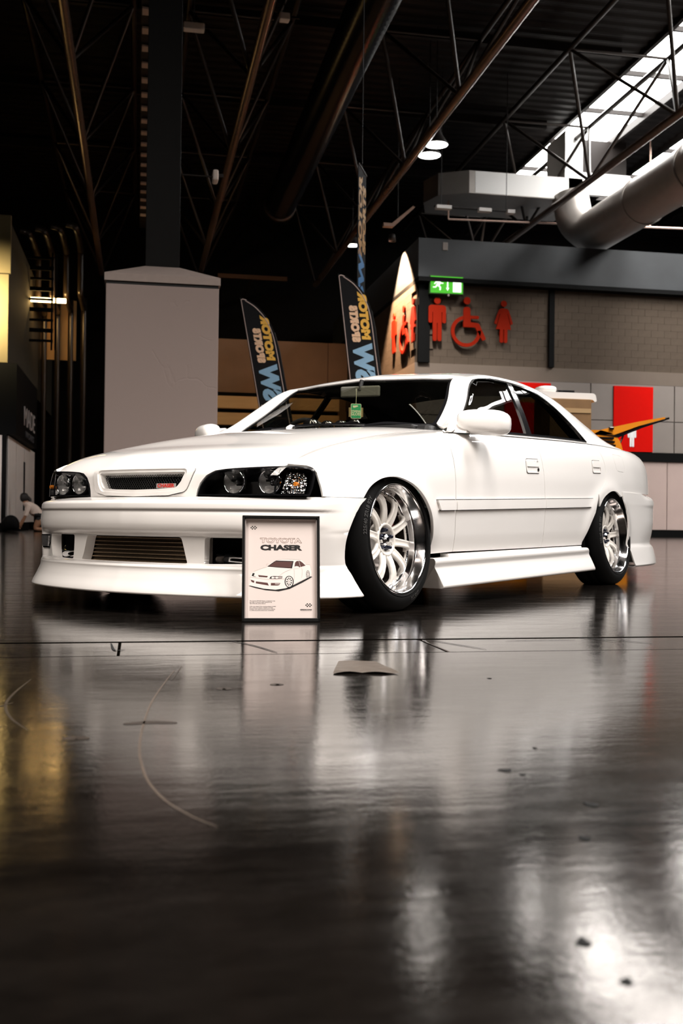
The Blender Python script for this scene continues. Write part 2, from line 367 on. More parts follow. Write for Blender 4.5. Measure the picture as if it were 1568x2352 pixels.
def panel(name, S, outer, m, parent, holes=(), res=.03, edge=.02, thick=.012, off=0.0, mirror=False, rim=True, rimoff=None, asp=1.0, hthick=None):
    """skin panel: polygon in the parameter plane of the surface S, laid on the surface, with a turned-in edge"""
    loops = [resamp(outer, edge)] + [resamp(h, edge) for h in holes]
    pts = np.concatenate(loops); idx = []; k = 0; edges = []
    for lp in loops:
        n = len(lp); idx.append(np.arange(k, k + n)); edges += [(k + i, k + (i + 1) % n) for i in range(n)]; k += n
    lo, hi = loops[0].min(0), loops[0].max(0)
    gx = np.arange(lo[0] + res * .37, hi[0], res); gy = np.arange(lo[1] + res * asp * .41, hi[1], res * asp)
    G = np.stack(np.meshgrid(gx, gy), -1).reshape(-1, 2)
    if len(G):
        k1 = inside(G, loops[0])
        for h in loops[1:]: k1 &= ~inside(G, h)
        G = G[k1]
        if len(G):
            d = np.full(len(G), 9.0)
            for q in pts: d = np.minimum(d, np.hypot((G[:, 0] - q[0]), (G[:, 1] - q[1])))
            G = G[d > min(res, res * asp) * .45]
        pts = np.concatenate([pts, G])
    v, e, f, vi, _, _ = delaunay_2d_cdt([Vector((float(p[0]), float(p[1]))) for p in pts], edges, [], 0, 1e-7)
    Q = np.array([(p.x, p.y) for p in v]); T = np.array([t for t in f if len(t) == 3]); c = Q[T].mean(1)
    k1 = inside(c, loops[0])
    for h in loops[1:]: k1 &= ~inside(c, h)
    T = T[k1]
    P = S(Q[:, 0], Q[:, 1]); N = surf_normals(S, Q[:, 0], Q[:, 1], P, body_centre); P = P + N * off
    fn = np.cross(P[T[:, 1]] - P[T[:, 0]], P[T[:, 2]] - P[T[:, 0]]); flip = (fn * N[T].mean(1)).sum(1) < 0
    T[flip] = T[flip][:, ::-1]
    V = [P]; F = [tuple(int(i) for i in t) for t in T]; NL = [N[t] for t in T]; base = len(P)
    if rim:
        cnt = {}
        for t in F:
            for i in range(3):
                a, b = t[i], t[(i + 1) % 3]; key = (min(a, b), max(a, b)); cnt.setdefault(key, []).append((a, b))
        bd = [q[0] for q in cnt.values() if len(q) == 1]
        rv = {}; ex = []; hset = set()
        if hthick is not None:
            hp = {(round(float(q[0]), 6), round(float(q[1]), 6)) for h in loops[1:] for q in h}; hset = {i for i, q in enumerate(Q) if (round(float(q[0]), 6), round(float(q[1]), 6)) in hp}
        def nv(i, d):
            if (i, d) not in rv: rv[(i, d)] = base + len(ex); ex.append(P[i] - N[i] * d)
            return rv[(i, d)]
        for a, b in bd:
            th = hthick if (hthick is not None and a in hset and b in hset) else thick
            q = (nv(a, 0.0), nv(a, th), nv(b, th), nv(b, 0.0)); F.append(q)
            A, B, Cc = ex[q[0] - base], ex[q[1] - base], ex[q[3] - base]; n = np.cross(B - A, Cc - A); n = n / (np.linalg.norm(n) + 1e-12); NL.append(np.repeat(n[None], 4, 0))
        if ex: V.append(np.array(ex))
    V = np.concatenate(V)
    if mirror:
        V = V * np.array([1, -1, 1]); F = [t[::-1] for t in F]; NL = [(n * np.array([1, -1, 1]))[::-1] for n in NL]
    me = bpy.data.meshes.new(name); me.from_pydata([tuple(p) for p in V], [], F); me.update()
    me.polygons.foreach_set('use_smooth', [True] * len(F))
    me.normals_split_custom_set([tuple(x) for n in NL for x in n])
    return link(name, me, m, parent)
def both(fn):
    """build a left part and its mirror image"""
    return fn(False), fn(True)
_fc = {}
def text_mesh(body, size=.1, ext=0.0, offset=0.0, align='CENTER', outline=0.0, sx=1.0, shear=0.0):
    c = bpy.data.curves.new('lettering', 'FONT'); c.body = body; c.size = size; c.extrude = ext; c.offset = offset; c.align_x = align; c.align_y = 'CENTER'; c.resolution_u = 3; c.shear = shear
    if outline: c.fill_mode = 'NONE' if hasattr(c, 'fill_mode') else 'FRONT'; c.bevel_depth = outline; c.bevel_resolution = 0
    o = bpy.data.objects.new('lettering', c); COL.objects.link(o); dg = bpy.context.evaluated_depsgraph_get(); dg.update()
    me = bpy.data.meshes.new_from_object(o.evaluated_get(dg)); bpy.data.objects.remove(o); bpy.data.curves.remove(c); me.materials.clear()
    if sx != 1.0: me.transform(Matrix.Diagonal((sx, 1, 1, 1)))
    return me
def text(name, body, m, parent=None, M=None, **k):
    me = text_mesh(body, **k)
    if M is not None:
        me.transform(M)
        if M.determinant() < 0: me.flip_normals()
    return link(name, me, m, parent)
def frame_m(o, x, y):
    """matrix with given origin, x axis and y axis"""
    x = Vector(x).normalized(); y = Vector(y).normalized(); z = x.cross(y)
    m = Matrix((x, y, z)).transposed().to_4x4(); m.translation = Vector(o); return m
def copy_tree(o, parent=None):
    c = o.copy(); COL.objects.link(c); c.parent = parent
    for ch in [q for q in bpy.data.objects if q.parent == o and q is not c]: copy_tree(ch, c)
    return c
# ---------------------------------------------------------------- car materials
def glass_mat(name, tint, refl=1.0, rough=0.0, ior=1.5):
    m = bpy.data.materials.new(name); m.use_nodes = True; N = m.node_tree.nodes; L = m.node_tree.links; N.clear()
    o = N.new('ShaderNodeOutputMaterial'); mx = N.new('ShaderNodeMixShader'); t = N.new('ShaderNodeBsdfTransparent'); g = N.new('ShaderNodeBsdfGlossy'); f = N.new('ShaderNodeFresnel')
    t.inputs[0].default_value = (*tint, 1); g.inputs['Roughness'].default_value = rough; g.inputs[0].default_value = (refl, refl, refl, 1); f.inputs[0].default_value = ior
    ge = N.new('ShaderNodeNewGeometry'); mr = N.new('ShaderNodeMapRange'); mr.inputs[3].default_value = ior; mr.inputs[4].default_value = 1 / ior; L.new(ge.outputs['Backfacing'], mr.inputs[0]); L.new(mr.outputs[0], f.inputs[0])
    L.new(f.outputs[0], mx.inputs[0]); L.new(t.outputs[0], mx.inputs[1]); L.new(g.outputs[0], mx.inputs[2]); L.new(mx.outputs[0], o.inputs[0]); return m
PAINT = add_noise(mat('white_paint', (.90, .875, .85), .32, coat=1.0, coatr=.04), 900, .02, 0, detail=2)
BLACKT = mat('gloss_black_trim', (.008, .008, .009), .16, coat=.6)
DARK = mat('dark_plastic', (.006, .006, .006), .6)
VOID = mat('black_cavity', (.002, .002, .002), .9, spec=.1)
CHROME = mat('polished_aluminium', (.92, .92, .94), .10, metal=1.0)
CHROME2 = add_noise(mat('bright_reflector', (.90, .89, .88), .24, metal=.75, coat=.6), 40, .05, .25, rough_amt=.08)
WHEELW = add_noise(mat('white_wheel_enamel', (.86, .82, .76), .3, coat=.8), 60, .04)
RUBBER = add_noise(mat('tyre_rubber', (.0035, .0035, .0035), .75, spec=.12), 120, .2, .15, bdist=.002)
RUBTXT = mat('raised_tyre_lettering', (.030, .029, .028), .7)
STEEL = add_noise(mat('brake_steel', (.33, .30, .28), .35, metal=1.0), 30, .15)
NUTM = mat('dark_blue_anodised', (.012, .016, .035), .22, metal=.6, coat=.5)
WSG = glass_mat('tinted_windscreen', (.88, .88, .80), .55)
SIDEG = glass_mat('dark_tinted_side_glass', (.50, .51, .44), .6)
LENS = glass_mat('clear_lamp_lens', (.86, .86, .86), .9)
SEATM = add_noise(mat('black_seat_cloth', (.012, .012, .013), .85), 200, .3, .2)
TEALM = mat('teal_seat_piping', (.05, .32, .28), .6)
DASHM = mat('dashboard_vinyl', (.010, .010, .010), .55)
CORE = add_noise(mat('intercooler_core', (.060, .044, .028), .55, metal=.6), 160, .6, .6, stretch=(1,1,6), bdist=.004)
FIN = add_noise(mat('intercooler_bar', (.34, .25, .16), .45, metal=.7), 90, .5)
CAR_LOC = (.5018, 5.1195, 0); CAR_ROT = -math.pi / 2 - R(44.8379) + 0.0
car = empty('sedan_car', CAR_LOC, CAR_ROT)
tag(car, 'white lowered four-door sedan with deep front lip and polished deep-dish wheels', 'car')
# ---------------------------------------------------------------- greenhouse
def Ufull(x, tau):
    x = np.asarray(x, float); tau = np.asarray(tau, float); P = Usurf(x, np.where(tau > 1, 2 - tau, tau)); P[..., 1] *= np.where(tau > 1, -1, 1); return P
def xz_U(L): L = np.array(L, float); return [(a, float(b)) for a, b in zip(L[:, 0], Ut(L[:, 0], L[:, 1]))]
def xz_L(L): L = np.array(L, float); return [(a, float(b)) for a, b in zip(L[:, 0], Lt(L[:, 0], L[:, 1]))]
WIN = [(-.606,.829),(-.75,.918),(-.90,1.012),(-1.04,1.10),(-1.12,1.146),(-1.19,1.171),(-1.28,1.184),(-1.38,1.192),(-1.59,1.197),(-1.80,1.192),(-1.93,1.178),(-2.01,1.160),(-2.09,1.132),(-2.16,1.098),(-2.235,1.046),(-2.32,.978),(-2.405,.900)]
WIN[:5] = [(x, float(U3z(x)[0]) - d_) for x, d_ in ((-.606, .028), (-.75, .022), (-.90, .020), (-1.04, .020), (-1.12, .021))]
WIN_B = [(-2.40,.8935),(-2.0,.884),(-1.55,.8685),(-1.0,.850),(-.62,.829)]
win_t = [(a, max(b, .008)) for a, b in xz_U(smooth_loop(WIN, 3))] + [(a, .010) for a, b in WIN_B]
def lerp_x(p, q, z): return p[0] + (q[0] - p[0]) * (z - p[1]) / (q[1] - p[1])
FT, FB, RT, RB = (-1.585,1.189), (-1.487,.868), (-1.642,1.188), (-1.558,.870)
in_t = [(a, b) for a, b in xz_U(smooth_loop(WIN, 3))]
inn = inset(win_t, .013)
def split_glass(poly, front):
    out = []
    A = xz_U([FT, FB]) if front else xz_U([RT, RB])
    (x1, t1), (x0, t0) = A
    f = lambda p: (p[0] - (x0 + (x1 - x0) * (p[1] - t0) / (t1 - t0))) * (1 if front else -1)
    n = len(poly)
    for i in range(n):
        a, b = poly[i], poly[(i + 1) % n]; fa, fb = f(a), f(b)
        if fa >= 0: out.append(a)
        if fa * fb < 0: k = fa / (fa - fb); out.append((a[0] + (b[0] - a[0]) * k, a[1] + (b[1] - a[1]) * k))
    return out
GF, GR = split_glass(inn, True), split_glass(inn, False)
WS_TOP = lambda tau: -1.075 - .06 * (np.abs(1 - tau) / .525) ** 2
WS_BOT = lambda tau: -.545 - .185 * (np.abs(1 - tau) / .525) ** 1.6
RW_TOP = lambda tau: -2.30 - .02 * (np.abs(1 - tau) / .5) ** 2
RW_BOT = lambda tau: -2.93 + .03 * (np.abs(1 - tau) / .5) ** 2
taus = np.linspace(.478, 1.522, 27)
shell = [(-.535, .0), (-.548, .16), (-.60, .34), (-.68, .44)] + [(float(WS_BOT(t)) if 0 else x, .478) for x, t in zip(np.linspace(-.735, -1.12, 12), [0]*12)]
ws_top_pts = [(float(WS_TOP(t)), float(t)) for t in taus]
shell = shell + ws_top_pts + [(x, 2 - .478) for x in np.linspace(-1.12, -.735, 12)] + [(-.68, 1.56), (-.60, 1.66), (-.548, 1.84), (-.535, 2.0), (-1.4, 2.0), (-2.4, 2.0), (-3.08, 2.0), (-3.08, 1.5), (-3.08, 1.0), (-3.08, .5), (-3.08, 0.0), (-2.4, 0), (-1.4, 0)]
rw = [(float(RW_TOP(t)), float(t)) for t in np.linspace(.56, 1.44, 20)] + [(float(RW_BOT(t)), float(t)) for t in np.linspace(1.46, .54, 20)]
mir = lambda L: [(a, 2 - b) for a, b in L]
panel('roof', Ufull, shell, PAINT, car, holes=[win_t, mir(win_t), rw], res=.035, edge=.022, thick=.014)
panel('cabin_lining', Ufull, shell, DASHM, car, holes=[win_t, mir(win_t), rw], res=.06, edge=.03, off=-.0165, rim=False)
# windscreen, surround, rear screen
ws = [(float(WS_BOT(t)) - .002, float(t)) for t in taus[::-1]] + [(x, .478) for x in np.linspace(-.735, -1.12, 12)[1:-1]] + ws_top_pts + [(x, 1.522) for x in np.linspace(-1.12, -.735, 12)[1:-1]]
wsi = inset(ws, .016)
o = panel('windscreen_seal', Ufull, ws, BLACKT, car, holes=[wsi], off=-.004, edge=.02, thick=.01)
panel('windscreen', Ufull, inset(ws, .008), WSG, car, res=.05, off=-.008, rim=False)['label'] = 'tinted windscreen'
panel('rear_window', Ufull, inset(rw, .002), glass_mat('black_tinted_rear_screen', (.10, .10, .09), .5), car, res=.05, off=-.006, rim=False)
# ---------------------------------------------------------------- body sides
D1 = [(-.504,.800),(-.487,.745),(-.499,.675),(-.507,.595),(-.513,.492),(-.518,.405),(-.535,.300),(-.542,.249)]
D2 = [(-1.512,.840),(-1.519,.800),(-1.527,.760),(-1.543,.691),(-1.555,.599),(-1.567,.498),(-1.573,.405),(-1.583,.310),(-1.588,.256)]
D3 = [(-2.452,.882),(-2.472,.858),(-2.496,.825),(-2.518,.769),(-2.522,.715),(-2.512,.675),(-2.480,.640),(-2.42,.606),(-2.37,.575)]
RARCH = [(-2.205,.262),(-2.247,.332),(-2.296,.399),(-2.368,.480),(-2.449,.549),(-2.541,.587),(-2.62,.601),(-2.70,.595),(-2.80,.558)]
FARCH = [(.299,.486),(.26,.527),(.209,.556),(.141,.576),(.052,.583),(-.022,.574),(-.098,.554),(-.168,.520),(-.225,.476),(-.27,.418),(-.298,.348),(-.308,.288),(-.310,.236)]
RA = smooth_loop(RARCH, 4); FA = smooth_loop(FARCH, 4)
d1 = xz_L(smooth_loop(D1, 3)); d2 = xz_L(smooth_loop(D2, 3)); d3 = xz_L(smooth_loop(D3, 3))
sh = lambda L, d: [(a + d, b) for a, b in L]
belt = lambda x0, x1, n=8, t=.992: [(x, t) for x in np.linspace(x0, x1, n)]
G = .0022
fend = [(.486, float(Lt(.486, .487)[0])), (.490, float(Lt(.490, .54)[0])), (.489, .93), (.500, .985), (.520, 1.03), (.545, 1.065), (.562, 1.105)] + \
       [(x, 1.113) for x in np.linspace(.54, -.70, 24)] + [(-.725, 1.113), (-.66, 1.06), (-.58, 1.005), (-.52, .995)] + sh(d1, G) + \
       [(-.43, float(Lt(-.43, .246)[0])), (-.315, float(Lt(-.315, .243)[0]))] + xz_L(FA[::-1])
def fender(mi): return panel('front_fender', Lsurf, fend, PAINT, car, res=.03, mirror=mi, thick=.016)
both(fender)
MOT, MOB = lambda x: .482 + (-x) * .0272, lambda x: .436 + (-x) * .0252
fdoor = sh(d1, -G)[::-1] + belt(-.512, -1.508) + sh(d2, G) + xz_L([(-1.2,.253),(-.8,.250)])
ra_low = [p for p in RA if p[0] > -2.372]
rdoor = sh(d2, -G)[::-1] + belt(-1.52, -2.445) + sh(d3, G)[1:] + xz_L([(a + .03, b) for a, b in ra_low[::-1]])[1:-1] + xz_L([(-2.19,.262),(-1.9,.259)])
HAND = {'front': ((-1.40,.700), -.085), 'rear': ((-2.368,.743), -.07)}
def rect_xz(c, w, h, r, slope=.03):
    return rounded([(c[0] - w / 2, c[1] + h / 2 + slope * w / 2), (c[0] - w / 2 , c[1] - h / 2 + slope * w / 2), (c[0] + w / 2, c[1] - h / 2 - slope * w / 2), (c[0] + w / 2, c[1] + h / 2 - slope * w / 2)], r, 4)
SEAM = mat('recess_shadow_plastic', (.03, .03, .03), .5)
def handle(parent, c, w, mi, key):
    """pull handle: framed recess with a flap over its upper half"""
    fr = xz_L(rect_xz(c, w, .075, .016)); cup = xz_L(rect_xz(c, w - .012, .063, .012)); sgn = -1 if mi else 1
    h = panel('door_handle', Lsurf, fr, PAINT, parent, holes=[cup], res=.02, edge=.008, off=.004, thick=.012, mirror=mi)
    panel('handle_seam', Lsurf, xz_L(rect_xz(c, w + .006, .081, .018)), BLACKT, h, holes=[fr], res=.02, edge=.008, off=.0012, rim=False, mirror=mi)
    panel('handle_cup', Lsurf, cup, PAINT, h, res=.02, edge=.01, off=-.022, thick=-.026, mirror=mi)
    flap = xz_L(rect_xz((c[0], c[1] + .014), w - .014, .034, .009))
    panel('handle_flap', Lsurf, flap, PAINT, h, res=.02, edge=.008, off=.005, thick=.010, mirror=mi)
    if key:
        k = xz_L(rect_xz((c[0] - w / 2 + .014, c[1] - .016), .014, .016, .006)); panel('key_lock', Lsurf, k, BLACKT, h, res=.01, edge=.006, off=.006, rim=True, thick=.004, mirror=mi)
def mould(name, x0, x1, mi, parent, nose=False):
    P = [(x, MOT(x)) for x in np.linspace(x0, x1, 12)] + [(x, MOB(x)) for x in np.linspace(x1, x0, 12)]
    if nose == 'front': P = [(x0, MOT(x0))] + P[1:-1] + [(x0 - .032, MOB(x0)), (x0 - .006, MOT(x0) - .012)]
    if nose == 'rear': P = P[:11] + [(x1, MOT(x1)), (x1 + .006, MOT(x1) - .012), (x1 + .035, MOB(x1))] + P[13:]
    m_ = panel(name, Lsurf, xz_L(P), PAINT, parent, res=.025, off=.011, thick=.012, mirror=mi)
    Q = [(x, MOT(x) + .0035) for x in np.linspace(x0 + .004, x1 - .002, 12)] + [(x, MOB(x) - .004) for x in np.linspace(x1 + (.036 if nose == 'rear' else -.002), x0 - (.034 if nose == 'front' else -.004), 12)]
    panel('moulding_seam', Lsurf, xz_L(Q), SEAM, m_, res=.03, off=.0012, rim=False, mirror=mi)
def trim_and_glass(mi):
    panel('window_trim', Usurf, win_t, BLACKT, car, holes=[GF, GR], res=.03, edge=.02, off=.004, thick=.012, mirror=mi)
    # bright inner lip along the leading edge and the rear door frame bar
for mi in (False, True):
    f = panel('front_door', Lsurf, fdoor, PAINT, car, mirror=mi, res=.035); panel('door_glass', Usurf, inset(GF, -.004), SIDEG, f, off=-.004, rim=False, res=.05, mirror=mi)
    handle(f, *[(HAND['front'][0]), .165][0:2], mi, True); mould('side_moulding', -.506 - .006, -1.556, mi, f)
    r = panel('rear_door', Lsurf, rdoor, PAINT, car, mirror=mi, res=.035); panel('door_glass', Usurf, inset(GR, -.004), SIDEG, r, off=-.004, rim=False, res=.05, mirror=mi)
    handle(r, HAND['rear'][0], .14, mi, False); mould('side_moulding', -1.564, -2.285, mi, r, 'rear')
    mould('fender_moulding', -.322, -.502, mi, car, 'front'); trim_and_glass(mi)
    # quarter panel with fuel flap
    fuel = rounded([(-2.70,.842),(-2.735,.735),(-2.90,.732),(-2.885,.838)], .03, 4); fl = xz_L(fuel)
    qp = [(-2.458, .992)] + [(x, .995) for x in np.linspace(-2.5, -3.0, 8)] + [(-3.07, 1.03), (-3.10, 1.113)] + [(x, 1.113) for x in np.linspace(-3.2, -3.70, 8)] + \
         [(-3.72, .9), (-3.72, float(Lt(-3.72, .605)[0]))] + xz_L([(-3.5,.602),(-3.2,.598),(-3.0,.592),(-2.80,.575)]) + xz_L(RA[::-1][1:]) [:] 
    k = max(i for i, p in enumerate(qp) if True)
    qp = [p for p in qp if not (p[0] > -2.372 and p[1] < .6)] + sh(d3, -G)[::-1][:-1]
    panel('quarter_panel', Lsurf, qp, PAINT, car, holes=[xz_L(inset(fuel, -.002))] if not mi else (), mirror=mi, res=.035, thick=.009)
    if not mi: panel('fuel_flap', Lsurf, fl, PAINT, car, res=.03, edge=.015)
# seam strip between door bottoms and skirts
def sweep_x(name, prof, x0, x1, m, parent, mi, n=14, ends=True, endcut=None, zs=lambda x: 0.0):
    """profile (y,z) carried along x; endcut(k, z) shifts the end stations"""
    b = MB(); V = []; k = len(prof); s = -1 if mi else 1
    for i in range(n + 1):
        t = i / n
        for y, z in prof:
            a0 = x0 + (endcut(0, z) if endcut else 0); a1 = x1 + (endcut(1, z) if endcut else 0); x = a0 + (a1 - a0) * t
            V.append((x, s * y, z + zs(x)))
    F = [(i * k + j, i * k + j + 1, (i + 1) * k + j + 1, (i + 1) * k + j) for i in range(n) for j in range(k - 1)]
    b.add(V, F, True)
    if ends: b.add(V[:k], [tuple(range(k))]); b.add(V[-k:], [tuple(range(k))])
    return b.build(name, m, parent)
SKZ = lambda x: (-x - .3) * .0125
for mi in (False, True):
    sweep_x('rocker_strip', [(.80,.241),(.842,.240),(.846,.236),(.848,.226),(.846,.220),(.80,.219)], -.50, -2.19, PAINT, car, mi, zs=lambda x: (-x - .5) * .0095)
    prof = [(.78,.222),(.866,.222),(.874,.218),(.877,.208),(.874,.196),(.868,.186),(.868,.176),(.876,.150),(.888,.115),(.894,.094),(.893,.085),(.885,.081),(.78,.081)]
    cut = lambda e, z: (np.interp(z, [.081,.115,.15,.19,.222], [-.055,-.045,-.03,-.010,0.0]) if e == 0 else np.interp(z, [.081,.15,.185,.222], [-.095,-.07,-.05,-.012]))
    sweep_x('side_skirt', prof, -.312, -2.21, PAINT, car, mi, n=24, endcut=cut, zs=SKZ)
# ---------------------------------------------------------------- hood, grille, lamps
HSz = lambda z: float(np.interp(z, [.483,.54,.587,.611], [0,.05,.10,.135]))
LAMP = [(.316,.487),(.322,.510),(.332,.535),(.357,.566),(.395,.588),(.441,.597),(.55,.603),(.664,.607),(.725,.606),(.757,.601),(.772,.588),(.775,.56),(.772,.52),(.766,.489)]
lampo = smooth_loop(LAMP[:-1], 3) + [LAMP[-1]]
hs = [(.309, .0), (.314, .025), (.325, .05), (.350, .080), (.388, .104), (.435, .114), (.55, .121), (.655, .127), (.672, .140), (.680, .165)]
hood = hs + [(.6835, s) for s in np.linspace(.20, 1.395, 30)]
hood = hood + [(y, 1.398) for y in np.linspace(.68, -.68, 30)] + [(-a, b) for a, b in hood[::-1]] + [(y, 0.0) for y in np.linspace(-.29, .29, 16)]
gr_o = rounded([(-.298,.117),(.298,.117),(.281,.06),(.262,.018),(.18,.004),(0,.0),(-.18,.004),(-.262,.018),(-.281,.06)], [.02,.02,.02,.02,0,0,0,.02,.02], 4)
gr_i = rounded([(-.252,.098),(.252,.098),(.236,.056),(.216,.032),(.12,.027),(0,.025),(-.12,.027),(-.216,.032),(-.236,.056)], [.012,.012,0,.012,0,0,0,.012,0], 4)
gr_c = inset(gr_o, .006)
hoodo = panel('hood', Hsurf, hood, PAINT, car, holes=[gr_c], res=.032, edge=.02, thick=.014)
gs = panel('grille_surround', Hsurf, gr_o, PAINT, car, holes=[inset(gr_i, -.012)], res=.02, edge=.012, off=.007, thick=.02)
panel('grille_bevel', Hsurf, inset(gr_i, -.0125), PAINT, gs, holes=[gr_i], res=.02, edge=.012, off=.001, thick=.045)
panel('grille_seam', Hsurf, inset(gr_o, -.0022), SEAM, gs, holes=[gr_o], res=.02, edge=.012, off=.0012, rim=False)
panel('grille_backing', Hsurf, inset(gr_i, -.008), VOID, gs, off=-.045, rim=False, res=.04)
def clip_line(p, q, poly, n=160):
    t = np.linspace(0, 1, n); L = np.array(p)[None] * (1 - t[:, None]) + np.array(q)[None] * t[:, None]; k = inside(L, np.array(poly)); out = []; cur = []
    for a, b in zip(L, k):
        if b: cur.append(a)
        elif cur: out.append(cur); cur = []
    if cur: out.append(cur)
    return [c for c in out if len(c) > 2]
gm = MB(); WIRE = mat('black_grille_wire', (.012, .012, .012), .3, metal=.2)
for sg in (-1, 1):
    for k in np.arange(-.42, .42, .0135):
        for seg in clip_line((k, .0), (k + sg * .10, .12), gr_i, 60):
            S_ = np.array([seg[0], seg[-1]]); P = Hsurf(S_[:, 0], S_[:, 1]); P[:, 0] -= .030 + (.002 if sg > 0 else 0)
            gm.tube([tuple(p) for p in P], .0013, 4, caps=False)
gmo = gm.build('grille_mesh', WIRE, gs); gmo['kind'] = 'stuff'
BADGE = mat('badge_silver', (.75, .70, .68), .3, metal=.6); RED = mat('badge_red', (.55, .03, .02), .4)
bp_ = Hsurf(np.array([.165]), np.array([.034]))[0]
Mb = frame_m((bp_[0] - .012, .155, .528), (-.11, 1, 0), (-.10, 0, 1))
bb = MB().box((0, 0, 0), (.098, .020, .004), Mb).build('grille_badge', BADGE, gs)
text('badge_lettering', 'CHASER', RED, bb, Mb @ Matrix.Translation((0, 0, .0026)), size=.021, ext=.0006, offset=.0006, sx=1.12)
# lamps
def Fz(y, z): return Fsurf(y, z)
AMBER = mat('amber_bulb', (.9, .28, .03), .25, coat=.5)
for mi in (False, True):
    s = -1 if mi else 1
    hl = panel('headlamp', Fsurf, lampo, BLACKT, car, holes=[inset(lampo, .006)], res=.03, edge=.01, off=.001, thick=.10, mirror=mi)
    hl['label'] = 'headlamp with twin round reflectors and clear corner lens'
    panel('lamp_housing', Fsurf, inset(lampo, -.004), mat('lamp_black', (.012, .011, .010), .3, coat=.3) if not mi else bpy.data.materials['lamp_black'], hl, off=-.085, rim=False, res=.05, mirror=mi)
    for cy, rr in ((.455, .0495), (.607, .0495)):
        x = float(Xf(cy)[0]) - .042; d = -float(Xf(cy + .01)[0] - Xf(cy - .01)[0]) / .02 * .35; A = frame_m((x, s * cy, .5465), (0, 0, 1), (s * -1 if 0 else 0, 1, 0))
        A = Matrix.Translation((x, s * cy, .5445)) @ Matrix.Rotation(s * math.atan(d), 4, 'Z')
        b = MB().lathe([(.008,-.055),(.020,-.050),(.033,-.040),(.042,-.026),(.0465,-.012),(rr - .002,0)], 32, 'x', A); refl = b.build('reflector_bowl', CHROME2, hl)
        MB().lathe([(rr - .002,0),(rr - .003,.006),(rr,.008),(rr + .003,.005),(rr + .003,-.006)], 36, 'x', A).build('reflector_ring', CHROME, refl)
        MB().lathe([(0.0001,-.012),(.008,-.014),(.010,-.02),(.010,-.05)], 16, 'x', A).build('bulb_shield', BLACKT, refl)
        MB().box((-.030, 0, .006), (.02, .060, .010), A).build('reflector_facet', CHROME, refl); MB().box((-.026, 0, -.022), (.03, .056, .012), A).build('reflector_facet', CHROME2, refl)
    co = [(.688,.586),(.72,.585),(.748,.581),(.757,.570),(.760,.55),(.758,.52),(.752,.499),(.672,.499)]
    CELL = bpy.data.materials.get('corner_lamp_prisms')
    if CELL is None:
        CELL = mat('corner_lamp_prisms', (.55, .55, .56), .08, metal=1.0); N, L, b = nodes(CELL); tc = N.new('ShaderNodeTexCoord'); vo = N.new('ShaderNodeTexVoronoi'); vo.inputs['Scale'].default_value = 110
        bp = N.new('ShaderNodeBump'); bp.inputs['Strength'].default_value = 1.0; bp.inputs['Distance'].default_value = .006; L.new(tc.outputs['Object'], vo.inputs['Vector']); L.new(vo.outputs['Distance'], bp.inputs['Height']); L.new(bp.outputs[0], b.inputs['Normal'])
        cr = N.new('ShaderNodeValToRGB'); cr.color_ramp.elements[0].color = (.02, .02, .02, 1); cr.color_ramp.elements[1].color = (.75, .75, .75, 1); cr.color_ramp.elements[0].position = .35; cr.color_ramp.elements[1].position = .6
        L.new(vo.outputs['Color'], cr.inputs[0]); L.new(cr.outputs[0], b.inputs['Base Color'])
    panel('corner_reflector', Fsurf, co, CELL, hl, off=-.026, rim=True, thick=.03, res=.02, mirror=mi)
    MB().tube([(x_, s * y_, z_) for x_, y_, z_ in [(float(Xf(.72)[0]) - .028, .715, .535), (float(Xf(.72)[0]) + -.005, .722, .535)]], .009, 10).build('indicator_bulb', AMBER, hl)
    div = [(.664,.604),(.655,.56),(.650,.53),(.648,.49)]
    b = MB(); P = [Fsurf(np.array([a]), np.array([z]))[0] for a, z in smooth_loop(div, 4)]; b.tube([(p[0] - .006, s * p[1], p[2]) for p in P], .0045, 6); b.build('lens_divider', BLACKT, hl)
    panel('lamp_lens', Fsurf, inset(lampo, .0035), LENS, hl, off=.0015, rim=False, res=.03, mirror=mi)
# ---------------------------------------------------------------- front bumper
BE = [(.289,.484),(.335,.447),(.372,.393),(.397,.340),(.405,.288),(.398,.226),(.377,.182),(.344,.127),(.322,.086)]
be = [(float(Bqx(x)), float(Bw(z))) for x, z in smooth_loop(BE, 3)]
bump = be + [(be[-1][0] - .006, .515), (be[-1][0] - .03, .58)]; bump[0] = (be[0][0], 0.0)
qs = np.linspace(be[-1][0] - .05, -(be[-1][0] - .05), 60)
bump = bump + [(q, .58) for q in qs] + [(-a, b) for a, b in bump[::-1]] + [(q, 0.0) for q in np.linspace(-be[0][0] + .03, be[0][0] - .03, 60)]
yq = lambda y: float(Bq(abs(y))) * (1 if y >= 0 else -1)
opc = [(yq(-.281), .238), (yq(.281), .238), (yq(.318), .343), (yq(-.318), .343)]
ops = rounded([(yq(.392), .238), (yq(.668), .238), (yq(.66), .29), (yq(.625), .335), (yq(.392), .343)], [.012,.012,.01,.02,.012], 3)
fb = panel('front_bumper', Bsurf, bump, PAINT, car, holes=[rounded(opc, .012, 3), ops, [(-a, b) for a, b in ops]], res=.024, edge=.014, thick=.010, hthick=.045, asp=.6)
fb['label'] = 'white aero bumper with three openings and a flared lip'
MLENS = mat('marker_lamp_reflector', (.62, .62, .64), .15, metal=.9); add_noise(MLENS, 90, .4, .6)
for s in (1, -1):
    ml = [(yq(.672), .243), (yq(.752), .243), (yq(.744), .300), (yq(.685), .300)]; ml = [(a * s, b) for a, b in ml]
    q = panel('marker_lamp', Bsurf, ml, BLACKT, fb, off=.006, thick=.05, res=.02, edge=.012)
    panel('marker_lens', Bsurf, inset(ml, .006), MLENS, q, off=.012, thick=.006, res=.02, edge=.012)
